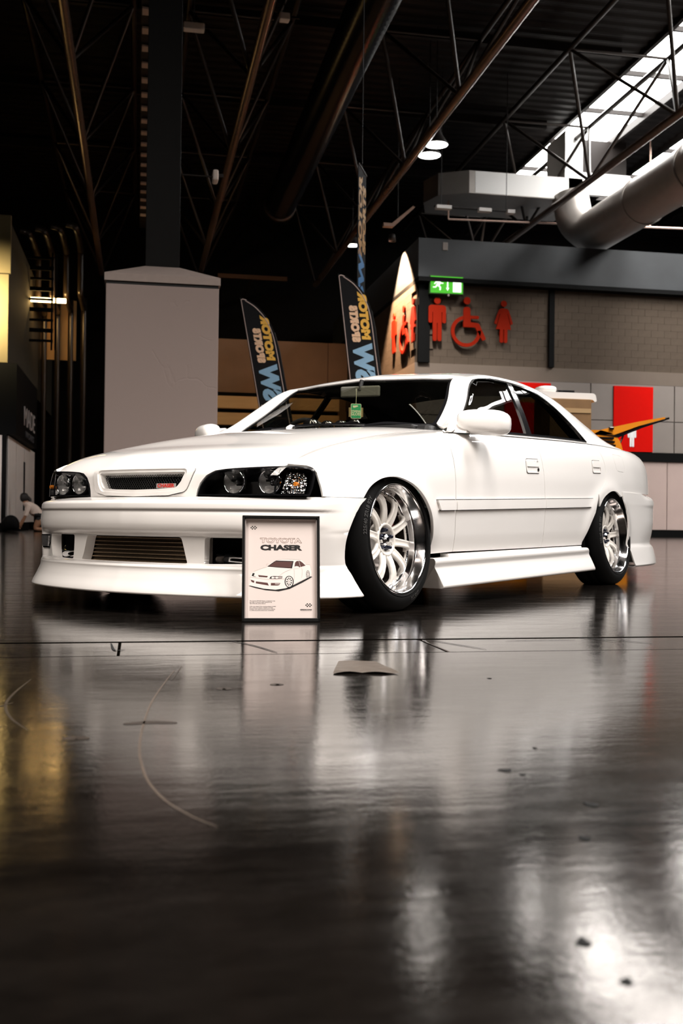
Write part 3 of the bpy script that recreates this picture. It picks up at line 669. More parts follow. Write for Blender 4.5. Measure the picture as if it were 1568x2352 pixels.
# intercooler behind the middle opening
ic = MB().box((.655, 0, .258), (.05, .70, .17)).build('intercooler', CORE, car)
for k in range(9):
    z = .190 + k * .0168; MB().box((.684, 0, z), (.010, .62, .0042)).build('cooler_bar', FIN, ic)
for s in (1, -1):
    MB().box((.662, s * .335, .258), (.06, .05, .17), bev=.008).build('end_tank', add_noise(mat('cast_aluminium', (.30, .27, .24), .5, metal=.8), 60, .2) if s == 1 else bpy.data.materials['cast_aluminium'], ic)
    P = smooth_loop([(.60, s * .36, .225), (.60, s * .45, .222), (.585, s * .54, .218), (.55, s * .62, .22), (.48, s * .66, .25), (.38, s * .66, .30)], 6)
    MB().tube(P, .026, 16).build('intercooler_pipe', CHROME, ic); MB().tube([(.60, s * .41, .2235), (.60, s * .435, .2225)], .0285, 16).build('hose_clamp', BLACKT, ic)
# dark structure behind the openings
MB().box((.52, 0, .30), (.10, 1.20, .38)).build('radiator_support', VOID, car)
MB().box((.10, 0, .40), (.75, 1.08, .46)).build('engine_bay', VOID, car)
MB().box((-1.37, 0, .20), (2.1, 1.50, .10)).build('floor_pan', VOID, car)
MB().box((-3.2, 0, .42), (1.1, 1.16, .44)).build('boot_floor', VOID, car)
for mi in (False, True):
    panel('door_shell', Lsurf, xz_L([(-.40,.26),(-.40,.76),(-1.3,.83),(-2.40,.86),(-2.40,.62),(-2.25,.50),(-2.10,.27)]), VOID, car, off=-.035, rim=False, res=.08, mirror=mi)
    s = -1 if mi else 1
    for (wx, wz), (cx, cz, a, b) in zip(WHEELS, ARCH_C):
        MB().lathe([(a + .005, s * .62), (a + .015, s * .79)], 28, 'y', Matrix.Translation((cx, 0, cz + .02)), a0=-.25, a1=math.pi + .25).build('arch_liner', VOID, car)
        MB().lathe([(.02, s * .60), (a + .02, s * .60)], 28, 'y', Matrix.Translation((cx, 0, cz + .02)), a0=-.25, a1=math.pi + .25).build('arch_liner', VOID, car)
# ---------------------------------------------------------------- tail
RBE = [(-2.80,.575),(-2.85,.522),(-2.900,.460),(-2.932,.38),(-2.944,.30),(-2.95,.24)]
rbe = [(float(Rqx(x)), float(Rw(z))) for x, z in smooth_loop(RBE, 3)]
rbe = [(rbe[0][0], .0)] + rbe[1:] + [(float(Rqx(-3.0)), float(Rw(.19))), (float(Rqx(-3.05)), float(Rw(.112))), (float(Rqx(-3.05)), .57)]
q1 = float(Rqx(-3.05)); q0 = rbe[0][0]
rbp = rbe + [(q, .57) for q in np.linspace(q1 - .03, -q1 + .03, 60)] + [(-a, b) for a, b in rbe[::-1]] + [(q, 0.0) for q in np.linspace(-q0 + .03, q0 - .03, 60)]
panel('rear_bumper', Rsurf, rbp, PAINT, car, res=.03, edge=.02, asp=.7, thick=.008)
DS = np.array([0,.3,.6,.72,.80,.9]); 
def Dsurf(y, s):
    y = np.asarray(y, float); c = (np.abs(y) / .7) ** 3
    X = [np.full_like(y, -3.0), np.full_like(y, -3.35), -3.66 + .05 * c, -3.79 + .10 * c, -3.85 + .13 * c, -3.88 + .14 * c]
    Z = [.918 - .012 * c, .922 - .016 * c, .905 - .022 * c, .868 - .02 * c, .79 - .01 * c, np.full_like(y, .605)]
    return np.stack([across(DS, X, s), y, across(DS, Z, s)], -1)
panel('boot_lid', Dsurf, [(-.69, 0), (.69, 0), (.69, .4), (.68, .9), (-.68, .9), (-.69, .4)], PAINT, car, res=.05, edge=.03)
TAIL = mat('tail_lamp_red', (.35, .01, .01), .15, coat=1)
for s in (1, -1):
    panel('tail_lamp', Dsurf, [(s * .40, .76), (s * .67, .76), (s * .67, .86), (s * .40, .86)], TAIL, car, res=.03, edge=.02, off=.008, thick=.01)
# ---------------------------------------------------------------- mirrors, wipers
def superblob(c, r, e=.55, n=20, m=14, shape=None):
    V = []; F = []
    f = lambda w, k: math.copysign(abs(w) ** k, w)
    for i in range(m + 1):
        v = -math.pi / 2 + math.pi * i / m
        for j in range(n):
            u = 2 * math.pi * j / n
            p = [c[0] + r[0] * f(math.cos(v), e) * f(math.cos(u), e), c[1] + r[1] * f(math.cos(v), e) * f(math.sin(u), e), c[2] + r[2] * f(math.sin(v), e)]
            V.append(tuple(shape(p)) if shape else tuple(p))
    for i in range(m): F += [(i * n + j, i * n + (j + 1) % n, (i + 1) * n + (j + 1) % n, (i + 1) * n + j) for j in range(n)]
    return V, F
for s in (1, -1):
    cx, cy, cz = -.752, .897, .884
    def shp(p):
        k = (p[0] - cx) / .075; q = (p[1] - cy) / .105; z = (p[2] - cz) / .062
        p[1] = cy + (p[1] - cy) * (1 - .12 * max(k, 0)); p[2] = cz + (p[2] - cz) * (1 - .16 * max(k, 0) + .05 * q) - .006 * q; p[0] -= .05 * q; p[1] *= s; return p
    V, F = superblob((cx, cy, cz), (.074, .113, .064), .64, shape=shp); b = MB(); b.add(V, F, True); mr = b.build('side_mirror', PAINT, car)
    V = [(-.60, s * .800, .826), (-.70, s * .800, .835), (-.80, s * .800, .842), (-.66, s * .794, .872), (-.63, s * .835, .826), (-.73, s * .86, .834), (-.80, s * .84, .845), (-.71, s * .855, .868)]
    b = MB(); b.add([(-.615,s*.79,.828),(-.80,s*.79,.838),(-.80,s*.79,.925),(-.70,s*.785,.890),(-.66,s*.845,.826),(-.775,s*.86,.836),(-.775,s*.85,.890),(-.71,s*.845,.872)], [(0,1,2,3),(4,7,6,5),(0,4,5,1),(1,5,6,2),(2,6,7,3),(3,7,4,0)])
    b.build('mirror_foot', PAINT, mr)
    MB().box((-.828, s * .905, .884), (.004, .17, .092), Matrix.Translation((0,0,0)), bev=.0015).build('mirror_glass', CHROME, mr)
    b = MB().tube([(-.60, s * .30, .885), (-.63, s * .0 + s * .02, .898), (-.66, s * -.22, .905)], .006, 6); b.build('wiper_arm', BLACKT, car)
MB().tube([(-.585, -.18, .882), (-.61, -.18, .893), (-.64, -.18, .897)], .010, 8, radii=[.013, .013, .006]).build('washer_nozzle', PAINT, car)
# ---------------------------------------------------------------- interior
MB().box((-.86, 0, .80), (.42, 1.30, .16), bev=.03).build('dashboard', DASHM, car)
MB().box((-.78, 0, .868), (.34, 1.15, .02), bev=.008).build('dash_top', DASHM, car)
for k, (yy, rr) in enumerate(((-.02, .040), (.075, .028), (.15, .028), (.225, .032))):
    A = Matrix.Translation((-.70 - .02 * k, yy - .10, .895 + rr * .25)); g = MB().lathe([(.001,-.02),(rr * .8,-.018),(rr,0),(rr,.03),(rr * .93,.034),(rr * .9,.03)], 24, 'x', A @ Matrix.Rotation(math.pi, 4, 'Z')).build('gauge_pod', BLACKT, car)
    MB().lathe([(rr * .86,.0),(rr * 1.02,-.004),(rr * 1.02,-.012)], 24, 'x', A).build('gauge_bezel', CHROME, g)
b = MB(); b.tube([(-1.02 + .06 * math.sin(a) * .6, -.36 + .185 * math.cos(a), .80 + .17 * math.sin(a)) for a in np.linspace(0, 2 * math.pi, 29)[:-1]], .014, 8, closed=True)
stw = b.build('steering_wheel', DASHM, car); MB().box((-1.0, -.36, .80), (.05, .16, .10), bev=.02).build('steering_hub', DASHM, stw)
def seat(x, y, name, w=.50):
    sx = empty(name, (0, 0, 0), 0, None)
    bpy.data.objects.remove(sx)
    b = MB(); b.box((0, 0, 0), (.52, w, .16), Matrix.Translation((x + .05, y, .38)) @ Matrix.Rotation(-.08, 4, 'Y'), bev=.05); st = b.build(name, SEATM, car, smooth=None)
    A = Matrix.Translation((x - .24, y, .62)) @ Matrix.Rotation(-.34, 4, 'Y')
    MB().box((0, 0, 0), (.14, w, .52), A, bev=.055).build('seat_back', SEATM, st)
    MB().box((.02, 0, .345), (.10, .26, .15), A, bev=.04).build('headrest', SEATM, st)
    MB().tube([A @ Vector((.07, -.21, z)) for z in (-.25, 0, .22)] + [A @ Vector((.06, -.16, .29)), A @ Vector((.06, .16, .29))] + [A @ Vector((.07, .21, z)) for z in (.22, 0, -.25)], .007, 6).build('seat_piping', TEALM, st)
seat(-1.25, .37, 'front_seat'); seat(-1.25, -.37, 'front_seat'); seat(-2.12, 0, 'rear_bench', 1.25)
A = Matrix.Translation((-1.015, .0, 1.115)); rm = MB().box((0, 0, 0), (.02, .235, .062), A @ Matrix.Rotation(.22, 4, 'Z'), bev=.009).build('rear_view_mirror', add_noise(mat('mirror_back_grey', (.10, .10, .085), .6), 300, .2), car)
MB().tube([(-1.01, 0, 1.12), (-1.03, 0, 1.18)], .012, 8).build('mirror_stalk', DARK, rm)
panel('headlining', Ufull, [(-1.15,.62),(-2.25,.62),(-2.25,1.38),(-1.15,1.38)], DASHM, car, off=-.03, rim=False, res=.08)
# ---------------------------------------------------------------- wheels
def make_wheel():
    lip = [(.2425,-.020),(.2440,-.010),(.2435,-.003),(.2400,.0005),(.2355,-.001),(.2325,-.006),(.2315,-.016),(.2270,-.024),(.2250,-.044),(.2215,-.050),(.2195,-.056),(.2180,-.078),(.2150,-.084),(.2070,-.087)]
    rim = MB().lathe(lip, 72, 'y').build('wheel', CHROME, None)
    MB().lathe([(.2075,-.0855),(.1985,-.0845),(.1975,-.092)], 64, 'y').build('rim_flange', WHEELW, rim); MB().lathe([(.1975,-.091),(.195,-.15),(.205,-.235)], 48, 'y').build('inner_barrel', mat('dark_barrel', (.045, .036, .030), .4, metal=.5), rim)
    ty = [(.236,-.018),(.240,-.006),(.250,.001),(.262,.003),(.276,.000),(.292,-.009),(.303,-.019),(.3105,-.031),(.3150,-.043),(.3175,-.055),(.3178,-.085),(.3125,-.086),(.3125,-.092),(.3182,-.093),(.3185,-.135),(.313,-.136),(.313,-.143),(.3182,-.144),(.3175,-.185),(.314,-.200),(.305,-.215),(.280,-.232),(.240,-.235)]
    MB().lathe(ty, 80, 'y').build('tyre', RUBBER, rim)
    MB().lathe([(.248,.0015),(.2495,.0040),(.2525,.0040),(.254,.0025)], 80, 'y').build('rim_guard', RUBBER, rim)
    def ring_text(body, r, a0, size, name):
        me = text_mesh(body, size=size, ext=.0005, offset=.0004, align='LEFT')
        for v in me.vertices:
            a = a0 + v.co.x / r; rr = r + v.co.y; yy = np.interp(rr, [.25,.262,.276,.292,.303], [.0015,.0032,.0004,-.0085,-.0185]) + v.co.z + .0008
            v.co = (rr * math.sin(a), yy, rr * math.cos(a))
        link(name, me, RUBTXT, rim)
    # rear of car is -x: text runs clockwise seen from outside
    ring_text2 = []
    def rt(body, r, deg, size):
        me = text_mesh(body, size=size, ext=.0005, offset=.0005, align='LEFT')
        for v in me.vertices:
            rr = r + v.co.y; a = R(deg) + v.co.x / r
            yy = float(np.interp(rr, [.25,.262,.276,.292,.303], [.0015,.0032,.0004,-.0085,-.0185])) + v.co.z + .0008
            v.co = (-rr * math.sin(a), yy, rr * math.cos(a))
        me.flip_normals(); link('sidewall_lettering', me, RUBTXT, rim)
    rt('225/40 ZR18 92Y', .274, -86, .024); rt('EXTRA LOAD', .270, -22, .016); rt('DISTA', .272, 150, .028)
    for k in range(10):
        a = 2 * math.pi * k / 10 + R(9); prof = [(.056,-.074,.022,.018),(.078,-.065,.0195,.018),(.098,-.057,.0175,.017),(.125,-.051,.0165,.016),(.152,-.050,.0170,.016),(.175,-.054,.0190,.016),(.190,-.064,.0215,.016),(.199,-.078,.0240,.014),(.203,-.094,.0260,.012)]
        V = []; F = []
        for i, (r, y, w, h) in enumerate(prof):
            p0 = prof[max(i - 1, 0)]; p1 = prof[min(i + 1, len(prof) - 1)]; tr, ty_ = p1[0] - p0[0], p1[1] - p0[1]; n = math.hypot(tr, ty_); nr, ny = -ty_ / n, tr / n
            for u, t in ((-1,-1),(-1,-.15),(-.72,.22),(-.5,.06),(0,-.06),(.5,.06),(.72,.22),(1,-.15),(1,-1)):
                d = t * h; V.append((r + nr * d, y + ny * d, u * w))
        m = 9
        for i in range(len(prof) - 1): F += [(i * m + j, i * m + j + 1, (i + 1) * m + j + 1, (i + 1) * m + j) for j in range(m - 1)] + [(i * m + m - 1, i * m, (i + 1) * m, (i + 1) * m + m - 1)]
        A = Matrix.Rotation(-a, 4, 'Y'); b = MB(); b.add(V, F, True, A); b.build('spoke', WHEELW, rim)
    hub = MB().lathe([(.0225,-.100),(.0235,-.094),(.030,-.092),(.051,-.091),(.056,-.085),(.0590,-.070),(.064,-.063),(.072,-.064),(.079,-.078),(.078,-.11)], 40, 'y').build('hub_face', WHEELW, rim)
    MB().lathe([(.0001,-.056),(.012,-.058),(.022,-.065),(.0265,-.072),(.0275,-.095)], 8, 'y', smooth=False).build('centre_cap', CHROME, rim)
    for k in range(5):
        a = 2 * math.pi * k / 5 + R(20); A = Matrix.Translation((.0425 * math.cos(a), 0, .0425 * math.sin(a)))
        b = MB().lathe([(.0001,-.058),(.0055,-.058),(.0082,-.062),(.0085,-.075),(.0108,-.078),(.0108,-.094)], 12, 'y', A).build('lug_nut', NUTM, rim)
    bt = MB()
    for k in range(40):
        a = 2 * math.pi * k / 40
        for r_, y_ in ((.2028,-.0835),(.2122,-.0845)): 
            if k % 1 == 0: bt.lathe([(.0001,.0035),(.0018,.0030),(.0022,0)], 6, 'y', Matrix.Translation((r_ * math.cos(a + (.04 if r_ > .205 else 0)), y_, r_ * math.sin(a + (.04 if r_ > .205 else 0)))))
    q = bt.build('rim_bolts', NUTM, rim); q['kind'] = 'stuff'
    MB().lathe([(.06,-.128),(.150,-.128),(.152,-.132),(.152,-.152),(.06,-.152)], 48, 'y').build('brake_disc', STEEL, rim)
    MB().box((-.125, -.138, .02), (.055, .055, .15), bev=.012).build('brake_caliper', mat('caliper_red', (.10, .012, .01), .4), rim)
    return rim
WH = [(0, .872, 1, .083), (-2.73, .868, 1, .095), (0, -.872, -1, .083), (-2.73, -.868, -1, .095)]
w0 = make_wheel()
for i, (x, y, s, cb) in enumerate(WH):
    w = w0 if i == 0 else copy_tree(w0); w.parent = car
    w.location = (x, y, .3165); w.rotation_mode = 'XYZ'
    m = Matrix.Rotation(cb * s, 4, 'X') @ Matrix.Rotation(0 if s > 0 else math.pi, 4, 'Z') @ Matrix.Rotation(R(0 if i % 2 == 0 else 14), 4, 'Y'); w.rotation_euler = m.to_euler()
for o in bpy.data.objects:
    if o.name.startswith('caliper'): pass
# ---------------------------------------------------------------- floor
FLOOR = bpy.data.materials.new('polished_dark_concrete'); FLOOR.use_nodes = True
def floor_nodes(m, base=(.0062,.005,.0042)):
    N, L, b = nodes(m); tc = N.new('ShaderNodeTexCoord')
    def nz(sc, st=(1,1,1), det=6, ro=.6):
        mp = N.new('ShaderNodeMapping'); mp.inputs['Scale'].default_value = st; n = N.new('ShaderNodeTexNoise'); n.inputs['Scale'].default_value = sc; n.inputs['Detail'].default_value = det; n.inputs['Roughness'].default_value = ro
        L.new(tc.outputs['Object'], mp.inputs[0]); L.new(mp.outputs[0], n.inputs['Vector']); return n.outputs['Fac']
    def mr(v, a, c, d, e):
        n = N.new('ShaderNodeMapRange'); n.inputs[1].default_value = a; n.inputs[2].default_value = c; n.inputs[3].default_value = d; n.inputs[4].default_value = e; L.new(v, n.inputs[0]); return n.outputs[0]
    cl = nz(1.1, (.5,1.6,1), 8, .65); fine = nz(14, (.6,1.4,1), 8, .7); st = nz(3.0, (.25,3.2,1), 6)
    cr = N.new('ShaderNodeValToRGB'); E_ = cr.color_ramp.elements; E_[0].position = .36; E_[0].color = (*[c * .45 for c in base], 1); E_[1].position = .74; E_[1].color = (*[c * 2.2 for c in base], 1)
    mx = N.new('ShaderNodeMath'); mx.operation = 'ADD'; L.new(mr(cl, 0, 1, 0, .6), mx.inputs[0]); L.new(mr(fine, 0, 1, 0, .4), mx.inputs[1]); L.new(mx.outputs[0], cr.inputs[0]); L.new(cr.outputs[0], b.inputs['Base Color'])
    ad = N.new('ShaderNodeMath'); ad.operation = 'ADD'; L.new(mr(st, .3, .75, .06, .125), ad.inputs[0]); L.new(mr(fine, .35, .75, 0, .06), ad.inputs[1]); L.new(ad.outputs[0], b.inputs['Roughness'])
    b.inputs['Specular Tint'].default_value = (1, .87, .78, 1); b.inputs['Specular IOR Level'].default_value = 1.0; b.inputs['IOR'].default_value = 1.55
    b1 = N.new('ShaderNodeBump'); b1.inputs['Strength'].default_value = .10; b1.inputs['Distance'].default_value = .01; L.new(nz(5, (.5,1.5,1), 7), b1.inputs['Height'])
    b2 = N.new('ShaderNodeBump'); b2.inputs['Strength'].default_value = .12; b2.inputs['Distance'].default_value = .0015; L.new(nz(90, (1,1,1), 4), b2.inputs['Height']); L.new(b1.outputs[0], b2.inputs['Normal']); L.new(b2.outputs[0], b.inputs['Normal'])
floor_nodes(FLOOR)
fm = MB(); X0, X1 = -30, 34
fm.box(((X0 + X1) / 2, (-14 + 3.078) / 2, -.1), (X1 - X0, 3.078 + 14, .2)); fm.box(((X0 + X1) / 2, (3.445 + 60) / 2, -.1), (X1 - X0, 60 - 3.445, .2)); fm.box(((X0 + X1) / 2, 3.26, -.15), (X1 - X0, .4, .1))
floor = fm.build('floor', FLOOR); tag(floor, kind='structure')
for a, b in ((-9, -3.2), (-3.19, -.052), (-.044, .919), (.930, 3.3), (3.31, 9)):
    MB().box(((a + b) / 2, (3.094 + 3.418) / 2, -.051), (b - a, 3.418 - 3.094, .1), bev=.002).build('trench_cover', FLOOR, floor)
GROOVE = mat('groove_dirt', (.003, .003, .003), .9)
def ribbon(name, pts, w, m, z=.0006, parent=floor):
    P = [np.array(p[:2]) for p in smooth_loop(pts, 8)]; V = []; n = len(P)
    for i, p in enumerate(P):
        t = P[min(i + 1, n - 1)] - P[max(i - 1, 0)]; t = t / (np.hypot(*t) + 1e-9); k = math.sin(math.pi * (i + .5) / n) ** .4; q = np.array([-t[1], t[0]]) * w * k / 2
        V += [(*(p + q), z), (*(p - q), z)]
    return MB().add(V, [(2 * i, 2 * i + 1, 2 * i + 3, 2 * i + 2) for i in range(n - 1)]).build(name, m, parent)
SCR = add_noise(mat('worn_scratch', (.10, .075, .058), .5), 40, .5); SCRF = add_noise(mat('faint_scratch', (.035, .027, .022), .4), 40, .5)
ribbon('scratch_mark', [(.099,2.776),(.06,2.50),(.032,2.263),(.014,2.0),(.009,1.837),(.012,1.72),(.022,1.60),(.044,1.492),(.075,1.41),(.105,1.356)], .0042, SCR)
ribbon('scratch_mark', [(-.245,2.66),(-.262,2.45),(-.262,2.30),(-.235,2.15),(-.19,2.02)], .006, SCRF)
ribbon('scratch_mark', [(-.34,2.05),(-.28,2.26),(-.25,2.33)], .005, SCRF)
ribbon('scratch_mark', [(.12,2.85),(.10,2.70),(.085,2.6)], .004, SCRF)
for x, y, l in ((.03,2.06,.05), (-.10,1.93,.02), (-.26,2.05,.012), (.20,2.45,.012), (.33,2.5,.01)):
    ribbon('scratch_mark', [(x - l, y), (x, y + .012), (x + l, y)], .03, SCRF)
for pts in ([(.30,3.44),(.36,3.30),(.41,3.12)], [(.955,3.40),(1.0,3.28),(1.06,3.14)], [(1.20,3.36),(1.33,3.37),(1.45,3.37)], [(1.49,3.44),(1.57,3.28)], [(1.52,3.44),(1.66,3.24)], [(-.075,3.40),(-.06,3.22),(-.03,3.24)]):
    ribbon('floor_crack', pts, .008, GROOVE, .0005)
for k, (x, y, s) in enumerate(((.573,1.599,.020), (.59,1.57,.010), (.622,1.389,.018), (.548,1.242,.014), (.412,.933,.014), (.414,.847,.011), (.87,2.55,.012), (.98,3.9,.015), (.68,1.75,.008))):
    s *= .5; V = [(x + s * (1 + .35 * math.sin(3 * a + k)) * math.cos(a) * 1.0, y + s * (1 + .3 * math.cos(2 * a + k)) * math.sin(a) * 1.3, .0008) for a in np.linspace(0, 2 * math.pi, 15)[:-1]]
    ct = (x, y, .002); o = MB().add(V + [ct], [(i, (i + 1) % 14, 14) for i in range(14)]).build('rubber_crumb', GROOVE)
    near = ['on the floor right of the tape scrap', 'tiny, beside the larger crumb', 'elongated, on the right-hand floor', 'small, on the bare right floor', 'blurred, low on the right floor', 'blurred, lowest on the right floor', 'near the trench cover edge', 'close to the front wheel', 'smallest, above the pair of crumbs'][k]
    tag(o, 'dark rubber crumb ' + near, 'debris', 'crumbs on the floor')
TAPE = add_noise(mat('scuffed_packing_tape', (.075, .055, .040), .38), 25, .4, .3)
V = []; F = []; nx, ny = 12, 7
for j in range(ny):
    for i in range(nx):
        u, v = i / (nx - 1), j / (ny - 1); x0 = .492 + .06 * v; x1 = .663 - .01 * v
        V.append((x0 + (x1 - x0) * u, 2.66 + .24 * v + .012 * math.sin(5 * u), .002 + .004 * abs(math.sin(7 * u + 3 * v)) * (1 - v)))
for j in range(ny - 1): F += [(j * nx + i, j * nx + i + 1, (j + 1) * nx + i + 1, (j + 1) * nx + i) for i in range(nx - 1)]
tag(MB().add(V, F, True).build('tape_scrap', TAPE), 'crumpled scrap of brown tape lying on the floor before the trench', 'tape')
# ---------------------------------------------------------------- shell of the hall
DECK = mat('dark_roof_deck', (.0065, .0042, .0035), .55, spec=.15); DARKW = add_noise(mat('dark_hall_wall', (.003, .0024, .002), .9, spec=.1), 2, .3)
b = MB(); zc = 13.7; ys = np.arange(6, 46.01, .1125)
V = []; F = []
for i, y in enumerate(ys):
    z = zc + (.045 if (i // 2) % 2 == 0 else 0); V += [(-26, y, z), (13.75, y, z)]
F = [(2 * i, 2 * i + 1, 2 * i + 3, 2 * i + 2) for i in range(len(ys) - 1)]
b.add(V, F)
V = []
for i, y in enumerate(ys):
    z = zc + (.045 if (i // 2) % 2 == 0 else 0); V += [(16.1, y, z), (18.0, y, z), (22.6, y, z), (34, y, z)]
b.add(V, [(4 * i, 4 * i + 1, 4 * i + 5, 4 * i + 4) for i in range(len(ys) - 1)] + [(4 * i + 2, 4 * i + 3, 4 * i + 7, 4 * i + 6) for i in range(len(ys) - 1)])
b.box((-6.1, -4, zc + .1), (39.7, 20, .2)); b.box((17, -4, zc + .1), (2, 20, .2)); b.box((28.3, -4, zc + .1), (11.4, 20, .2)); b.box((13.7, 46, zc + .1), (60, .2, .2))
tag(b.build('ceiling', DECK), kind='structure')
tag(MB().box((2, 46, 7), (64, .3, 14)).build('wall_back', DARKW), kind='structure')
tag(MB().box((-26, 16, 7), (.3, 60, 14)).build('wall_left', DARKW), kind='structure')
tag(MB().box((34, 16, 7), (.3, 60, 14)).build('wall_far_right', DARKW), kind='structure')
tag(MB().box((4, -14, 7), (60, .3, 14)).build('wall_front', DARKW), kind='structure')
# roof lights: translucent sheets lit by the sky
SKY = emis('skylight_sheet', (1.0, .98, .95), 18.0); FRAME = mat('dark_steel', (.015, .012, .011), .5, spec=.2)
for n, (xa, xb, y0, y1, st) in enumerate(((13.8, 16.05, 9, 39.5, 2.9), (18.05, 22.55, 9, 41, 2.9))):
    w = MB()
    for x in (xa, xb): w.box((x, (y0 + y1) / 2, zc), (.12, y1 - y0, .3))
    root = w.build('window_%d' % (n + 1), FRAME); tag(root, kind='structure')
    y = y0
    while y < y1 - .1:
        l = min(st, y1 - y); MB().box(((xa + xb) / 2, y + l / 2, zc + .12), (xb - xa - .1, l - .12, .03)).build('pane', SKY, root); MB().box(((xa + xb) / 2, y, zc + .05), (xb - xa, .09, .16)).build('glazing_bar', FRAME, root); y += l
# ---------------------------------------------------------------- lattice girders
GIRD = add_noise(mat('girder_paint', (.030, .022, .018), .34, metal=.2), 20, .15)
CHORD = add_noise(mat('lit_chord_steel', (.20, .135, .105), .26, metal=.5), 8, .3)  # bottom chords coloured brighter and warmer to stand in for light on them
def truss(xb, zb, xl, xr, zt, y0, y1, label, pitch=5.2, m=GIRD, r=.10):
    t = empty('lattice_girder', (xb, y0, zb)); tag(t, label, 'girder', 'roof girders')
    def tube(name, a, b, r_, n=8):
        d = [Vector(p) - Vector((xb, y0, zb)) for p in (a, b)]; MB().tube(d, r_, n).build(name, m, t)
    MB().tube([(0, 0, 0), (0, y1 - y0, 0)], r * 1.15, 10).build('bottom_chord', CHORD, t)
    for x in (xl, xr): tube('top_chord', (x, y0, zt), (x, y1, zt), r * .75)
    y = y0
    while y + pitch <= y1 + .01:
        for x in (xl, xr):
            tube('diagonal', (xb, y, zb), (x, y + pitch / 2, zt), .052, 6); tube('diagonal', (x, y + pitch / 2, zt), (xb, y + pitch, zb), .052, 6)
        tube('tie', (xl, y + pitch / 2, zt), (xr, y + pitch / 2, zt), .04, 6); y += pitch
    return t
truss(-1.57, 10.5, -2.9, -.25, 13.1, 8.6, 45, 'lattice roof girder left of the steel column')
truss(2.42, 10.5, 1.1, 3.7, 13.1, 8.6, 45, 'lattice roof girder right of the steel column')
truss(7.36, 10.5, 6.05, 8.7, 13.1, 8.6, 45, 'lattice roof girder with the brightly lit bottom chord')
truss(12.95, 10.5, 11.2, 14.05, 13.1, 8.6, 45, 'lattice roof girder beneath the roof light')
# smaller roof members
for y in (22, 27.5, 33, 38.5):
    tag(MB().box((-3, y, 13.45), (32, .14, .26)).build('purlin', FRAME), {22: 'nearest dark purlin across the roof deck', 27.5: 'second dark purlin across the roof deck', 33: 'third dark purlin across the roof deck', 38.5: 'farthest dark purlin across the roof deck'}[y], 'purlin', 'purlins')
# ---------------------------------------------------------------- ducts and pipes
FLEX = mat('dark_flexible_duct', (.005, .006, .008), .25, spec=.15); prof = []
for k in range(150): prof += [(.50 if k % 2 else .46, 18.0 + k * .115)]
d = MB().lathe(prof, 20, 'y', Matrix.Translation((4.55, 0, 10.9))).build('flexible_duct', FLEX); tag(d, 'dark ribbed flexible air duct under the roof', 'duct')
MB().lathe([(.44,35.15),(.54,35.15),(.54,35.4),(.44,35.4)], 20, 'y', Matrix.Translation((4.55, 0, 10.9))).build('end_collar', GIRD, d)
SHEET = add_noise(mat('galvanised_sheet', (.34, .31, .285), .42, metal=.4), 3, .12)
WHITESH = mat('white_duct_panel', (.80, .79, .77), .6)
du = MB().tube([(14.25, 9, 9.75), (14.25, 31.8, 9.75)], .68, 28).build('round_air_duct', SHEET); tag(du, 'large galvanised round air duct under the roof lights', 'duct')
for y in np.arange(10.5, 31, 3.0): MB().lathe([(.685,y),(.72,y),(.72,y + .06),(.685,y + .06)], 28, 'y', Matrix.Translation((14.25, 0, 9.75))).build('duct_seam', SHEET, du)
MB().tube(smooth_loop([(14.25, 31.7, 9.75), (14.2, 32.4, 9.9), (14.0, 32.9, 10.4), (13.9, 33.1, 11.2)], 5), .60, 20).build('duct_elbow', SHEET, du)
pl = MB().prism([(9.25, 34.4), (9.5, 33.5), (10.4, 33.0), (14.3, 33.0), (14.3, 35.5), (9.6, 35.5)], 11.05, 11.78).build('supply_duct', SHEET); tag(pl, 'flat rectangular supply duct with a curved end above the toilets', 'duct')
MB().box((13.98, 33.8, 12.3), (.62, 1.6, 2.1)).build('riser_box', WHITESH, pl); MB().box((12.2, 33.3, 11.42), (3.2, .62, .70)).build('duct_face', WHITESH, pl)
fp_ = MB().box((15.6, 34.6, 12.15), (2.2, .2, .75)).build('fascia_panel', WHITESH); MB().box((15.6, 34.65, 13.1), (2.0, .08, 1.2)).build('panel_frame', FRAME, fp_); tag(fp_, 'white daylit panel below the roof light beside the duct', 'panel')
rl = MB().tube([(10.0, 34, 10.445), (19.06, 34, 10.68)], .035, 8).build('conduit_run', add_noise(mat('pinkish_conduit', (.62, .42, .34), .4, metal=.3), 9, .1)); tag(rl, 'thin horizontal conduit hung above the toilet block', 'conduit')
for x in (10.0, 14.2, 17.2): MB().cyl((x, 34, 10.445 + (x - 10) * .026), (x, 34, 11.045 if x < 14.3 else 13.7), .03, 6).build('hanger', rl.data.materials[0], rl)
fx = MB().box((9.6, 30, 9.62), (2.4, .10, .05)).build('cable_tray', FRAME); [MB().cyl((x, 30, 9.64), (x, 30, zc), .012, 5).build('tray_hanger', FRAME, fx) for x in (8.6, 10.6)]; tag(fx, 'short cable tray with fittings over the exit sign', 'cable tray')
for x, w in ((8.65, .45), (9.9, .38), (10.7, .22)): MB().box((x, 29.92, 9.57), (w, .2, .10)).build('tray_fitting', mat('pale_fitting', (.55, .52, .50), .5) if x == 8.65 else bpy.data.materials['pale_fitting'], fx)
